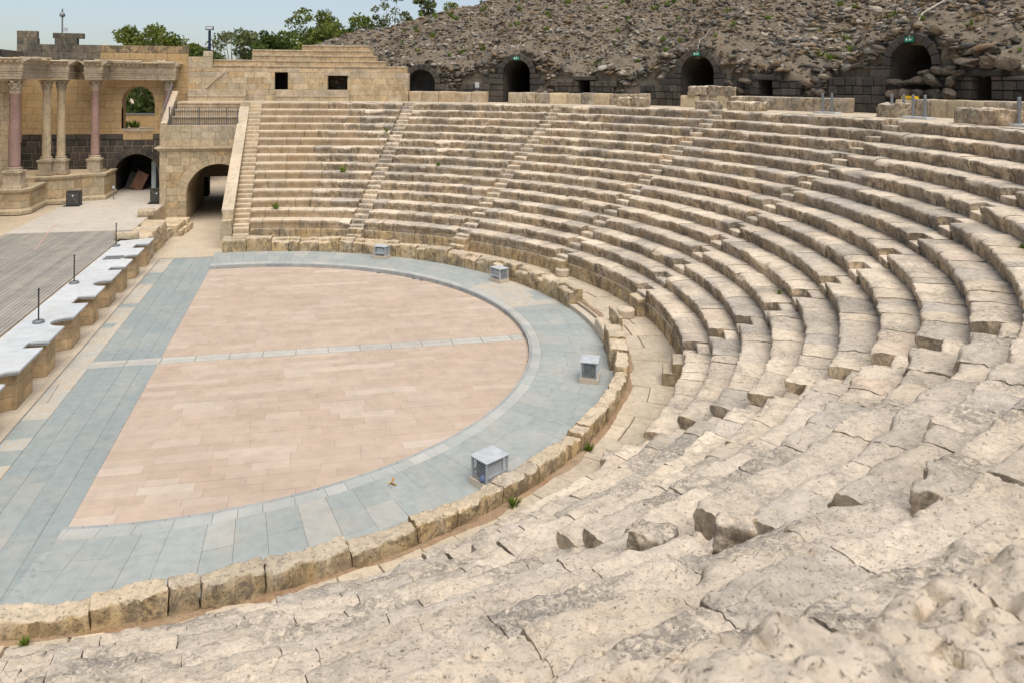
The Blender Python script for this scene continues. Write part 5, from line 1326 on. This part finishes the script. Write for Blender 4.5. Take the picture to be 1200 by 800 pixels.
for (t, R, s, lab) in ((-45.5, 13.62, .2, 'low weed in the crack behind the near bench'), (-57.5, 13.64, .18, 'low weed behind the light box bench stones'), (-92, 13.6, .14, 'green moss tuft at the last bench block'), (79, 12.9, .1, 'small weed at the foot of the far bench')):
    p = P2(R, t); weed((p[0], p[1], WALKZ-.01 if R > 13 else .14), s, lab, n=34, group='weeds along the bench ring')
q = random.Random(31)
gm = MB()
for i in range(120):
    t = q.uniform(-16, 74); R = RF+.4+q.random()*12; p = hill_pt(R, t)+np.array([0, 0, .06]); s = q.uniform(.15, .5)
    for j in range(16):
        a_ = q.uniform(0, 6.28); r = s*q.uniform(.2, 1.1); h = s*q.uniform(.3, .9); c_, sn = math.cos(a_), math.sin(a_); t_ = np.array([-sn, c_, 0])*s*.16
        b0 = p+np.array([c_*r*.4, sn*r*.4, .02]); b2 = p+np.array([c_*r, sn*r, h+.12])
        gm.add([b0-t_, b0+t_, b2], [(0, 1, 2)])
dg = MB()
for i in range(110):
    t = q.uniform(-16, 74); R = RF+.6+q.random()*14; p = hill_pt(R, t)+np.array([0, 0, .06]); s = q.uniform(.2, .6)
    for j in range(14):
        a_ = q.uniform(0, 6.28); r = s*q.uniform(.2, 1.2); h = s*q.uniform(.2, .6); c_, sn = math.cos(a_), math.sin(a_); t_ = np.array([-sn, c_, 0])*s*.10
        b0 = p+np.array([c_*r*.4, sn*r*.4, .02]); b2 = p+np.array([c_*r, sn*r, h+.1])
        dg.add([b0-t_, b0+t_, b2], [(0, 1, 2)])
dg.build('dry_grass', M['drygrass'], label='scattered dry brown grass over the rubble hill', cat='grass', kind='stuff')
gm.build('hill_weeds', M['weed'], label='scattered green tufts growing over the rubble hill', cat='weeds', kind='stuff')

# ------------------------------------------------------------------ trees
def tree(name, x, y_, H, cr, mat, label, seed, trunk_h=.45, dens=1.0, leaf=.28, spread=1.0, clumps=46):
    q_ = random.Random(seed); t_ = empty(name, (x, y_, -.06), label, 'tree', 'trees behind the theatre'); base = np.array([x, y_, -.06])
    tr = MB(); hh = H*trunk_h
    top = base+np.array([q_.uniform(-.5, .5), q_.uniform(-.5, .5), H*.8])
    tr.tube([base, base+(top-base)*.35+np.array([q_.uniform(-.2, .2), 0, 0]), base+(top-base)*.7, top], [.035*H*.6, .025*H*.6, .016*H*.6, .03], 8)
    LV = []; LF = []; n0 = 0
    for c in range(clumps):
        a_ = q_.uniform(0, 6.28); u = q_.random(); zz = hh+(H-hh)*(.05+.9*u); prof = math.sqrt(max(.05, 1-((u-.42)/.66)**2))
        rr = cr*1.2*prof*math.sqrt(q_.uniform(.1, 1))*spread; cc = base+np.array([math.cos(a_)*rr, math.sin(a_)*rr, zz])
        if c % 2 == 0:
            st_ = base+(top-base)*min(.9, (zz/H)*.75); tr.tube([st_, (st_+cc)/2+np.array([0, 0, .2]), cc], [.07, .045, .015], 5)
        m = int(95*dens); cs = cr*q_.uniform(.22, .42)
        rs = np.random.RandomState(seed*1000+c)
        D = rs.normal(size=(m, 3)); D /= np.linalg.norm(D, axis=1)[:, None]; D *= (cs*rs.uniform(.35, 1, m)**.6)[:, None]; D[:, 2] *= .75
        Pc = cc+D; U = rs.normal(size=(m, 3)); U /= np.linalg.norm(U, axis=1)[:, None]; Wv = np.cross(U, rs.normal(size=(m, 3))); Wv /= np.linalg.norm(Wv, axis=1)[:, None]
        l = leaf*rs.uniform(.6, 1.3, m)[:, None]
        Q = np.stack([Pc-U*l, Pc+Wv*l*.45, Pc+U*l, Pc-Wv*l*.45], 1).reshape(-1, 3); LV.append(Q); LF.append(np.arange(m*4).reshape(-1, 4)+n0); n0 += m*4
    tr.build('trunk', M['bark'], t_); mk('crown', np.concatenate(LV), np.concatenate(LF), mat, t_)
TR = [(-16.0, 72, 15.2, 3.6, 'leafA', 'round bushy tree above the middle of the tan wall', 1, .45, 1.2, .26, 1.0, 46), (-11.3, 70, 13.1, 2.2, 'leafA', 'low bushy tree top where the tan wall meets the rebuilt block', 2, .4, 1., .24, 1., 30), (-8.9, 64, 12.4, 2.4, 'leafB', 'dense dark tree between the tan wall and the floodlight post', 3, .3, 1.1, .24, 1., 36),
      (-5.8, 70, 15.0, 2.9, 'leafC', 'loose airy tree right beside the floodlight post', 4, .4, .55, .26, 1.1, 34), (-2.3, 72, 13.4, 2.2, 'leafC', 'low airy tree between the floodlight and the rebuilt steps', 5, .35, .6, .24, 1., 30), (.3, 68, 13.4, 2.6, 'leafA', 'bright bushy tree behind the lower rebuilt steps', 6, .3, 1.1, .25, 1., 36),
      (3.0, 74, 17.9, 3.7, 'leafA', 'tallest full tree behind the rebuilt steps', 7, .35, 1.0, .28, 1., 52), (7.2, 76, 16.4, 3.0, 'leafB', 'dark tree next to the tallest full tree, towards the hill', 8, .35, .9, .26, 1.05, 38), (10.6, 72, 15.9, 2.4, 'leafC', 'grey green tree beside the dark one near the hill', 9, .35, .7, .25, 1.1, 32), (1.2, 84, 16.0, 3.2, 'leafB', 'dark tree standing behind the tallest full tree', 14, .3, .9, .28, 1., 40),
      (-1.2, 66, 14.2, 2.6, 'leafB', 'dark round tree between the floodlight and the bright bushy tree', 15, .3, 1., .25, 1., 36), (6.2, 68, 15.4, 3.0, 'leafA', 'olive bushy tree above the hill end of the rebuilt steps', 16, .3, 1., .26, 1., 40), (10.2, 80, 17.9, 3.0, 'leafA', 'feathery tree top showing over the end of the hill', 17, .4, .7, .26, 1., 36),
      (-3.9, 80, 15.6, 2.8, 'leafB', 'dark full tree behind the airy tree by the floodlight', 18, .3, 1., .26, 1., 36), (4.9, 88, 17.2, 3.2, 'leafA', 'broad olive tree behind the tallest full tree', 19, .3, 1., .28, 1., 38), (8.4, 70, 14.9, 2.4, 'leafB', 'low dark bushy tree where the hill meets the rebuilt steps', 20, .3, 1., .25, 1., 34),
      (14.3, 78, 20.6, 2.3, 'leafC', 'slender open tree with bare twigs near the hill crest', 10, .55, .55, .24, 1.1, 22), (18.6, 78, 20.5, 1.9, 'leafC', 'small rounded tree top just above the hill crest', 11, .6, .8, .24, 1., 20), (13.0, 70, 15.2, 2.6, 'leafA', 'low bushy tree hugging the end slope of the hill', 12, .3, 1., .25, 1., 34), (23.5, 82, 20.4, 2.6, 'leafA', 'bright green tree peeking over the hill crest', 13, .5, 1., .25, 1., 30)]
for (x, y_, H, cr, mt, lab, sd_, th_, dn, lf, spd, cl) in TR: tree('tree', x, y_, H+.3, cr, M[mt], lab, sd_, th_, dn, lf, spd, int(cl*1.5))
for (x, y_, H, cr, mt, lab, sd_) in ((-9.4, 42, 10.5, 2.6, 'leafB', 'dark leafy tree filling the upper arch opening', 21), (-7.0, 44, 10.8, 2.8, 'leafB', 'dark tree seen through the upper arch beside the leafy one', 22), (-11.8, 46, 9.9, 2.4, 'leafB', 'dark tree hidden mostly by the arch jamb', 23)):
    tree('tree', x, y_, H, cr, M[mt], lab, sd_, .2, 1.1, .24, 1.1, 50)
for (x, y_, lab) in ((-8.75, 31.2, 'dry yellow-green bush beyond the upper arch sill'), (-9.25, 30.2, 'smaller dry tuft close to the jamb of the upper arch')):
    weed((x, y_, 5.1), .75, lab, n=70, group='bushes behind the upper arch')

# ------------------------------------------------------------------ hornet in flight near the camera
hp = np.array([3.81, -22.39, 6.84]); hn = empty('hornet', hp, 'brown hornet with a yellow band flying over the grey paving', 'insect')
fw_ = np.array([-.8, .25, .3]); fw_ /= np.linalg.norm(fw_); sdv = np.cross(fw_, [0, 0, 1.]); sdv /= np.linalg.norm(sdv); upv = np.cross(sdv, fw_)
def blob(name, c, l, r, mat, n=9):
    prof = [(math.sin(math.pi*i/n), -math.cos(math.pi*i/n)) for i in range(n+1)]; V = []; F = []; m = 10
    for (rr, zz) in prof:
        for k_ in range(m): V.append(hp+fw_*(c+zz*l)+(sdv*math.cos(2*math.pi*k_/m)+upv*math.sin(2*math.pi*k_/m))*max(rr, .02)*r)
    F = [(j*m+i, j*m+(i+1) % m, (j+1)*m+(i+1) % m, (j+1)*m+i) for j in range(n) for i in range(m)]
    mk(name, V, F, mat, hn, True)
blob('thorax', 0, .006, .0042, M['horn']); blob('head', .009, .0035, .0036, M['hornyellow']); blob('abdomen', -.013, .0085, .0048, M['horn']); blob('yellow_band', -.0145, .003, .0051, M['hornyellow'])
for s_ in (-1, 1):
    V = [hp+upv*.003, hp+sdv*s_*.010+upv*.007+fw_*.004, hp+sdv*s_*.023+upv*.013+fw_*.003, hp+sdv*s_*.022+upv*.012-fw_*.004, hp+sdv*s_*.010+upv*.006-fw_*.006]
    V += [v+upv*.0004 for v in V]
    mk('wing', V, [(0, 1, 2, 3, 4), (9, 8, 7, 6, 5)]+[(i, (i+1) % 5, 5+(i+1) % 5, 5+i) for i in range(5)], M['wing'], hn)
    for j, f_ in enumerate((.003, 0, -.003)):
        MB().tube([hp+fw_*f_-upv*.003+sdv*s_*.002, hp+fw_*f_*2-upv*.009+sdv*s_*.007, hp+fw_*f_*3-upv*.018+sdv*s_*.006], .0005, 4).build('leg', M['horn'], hn)
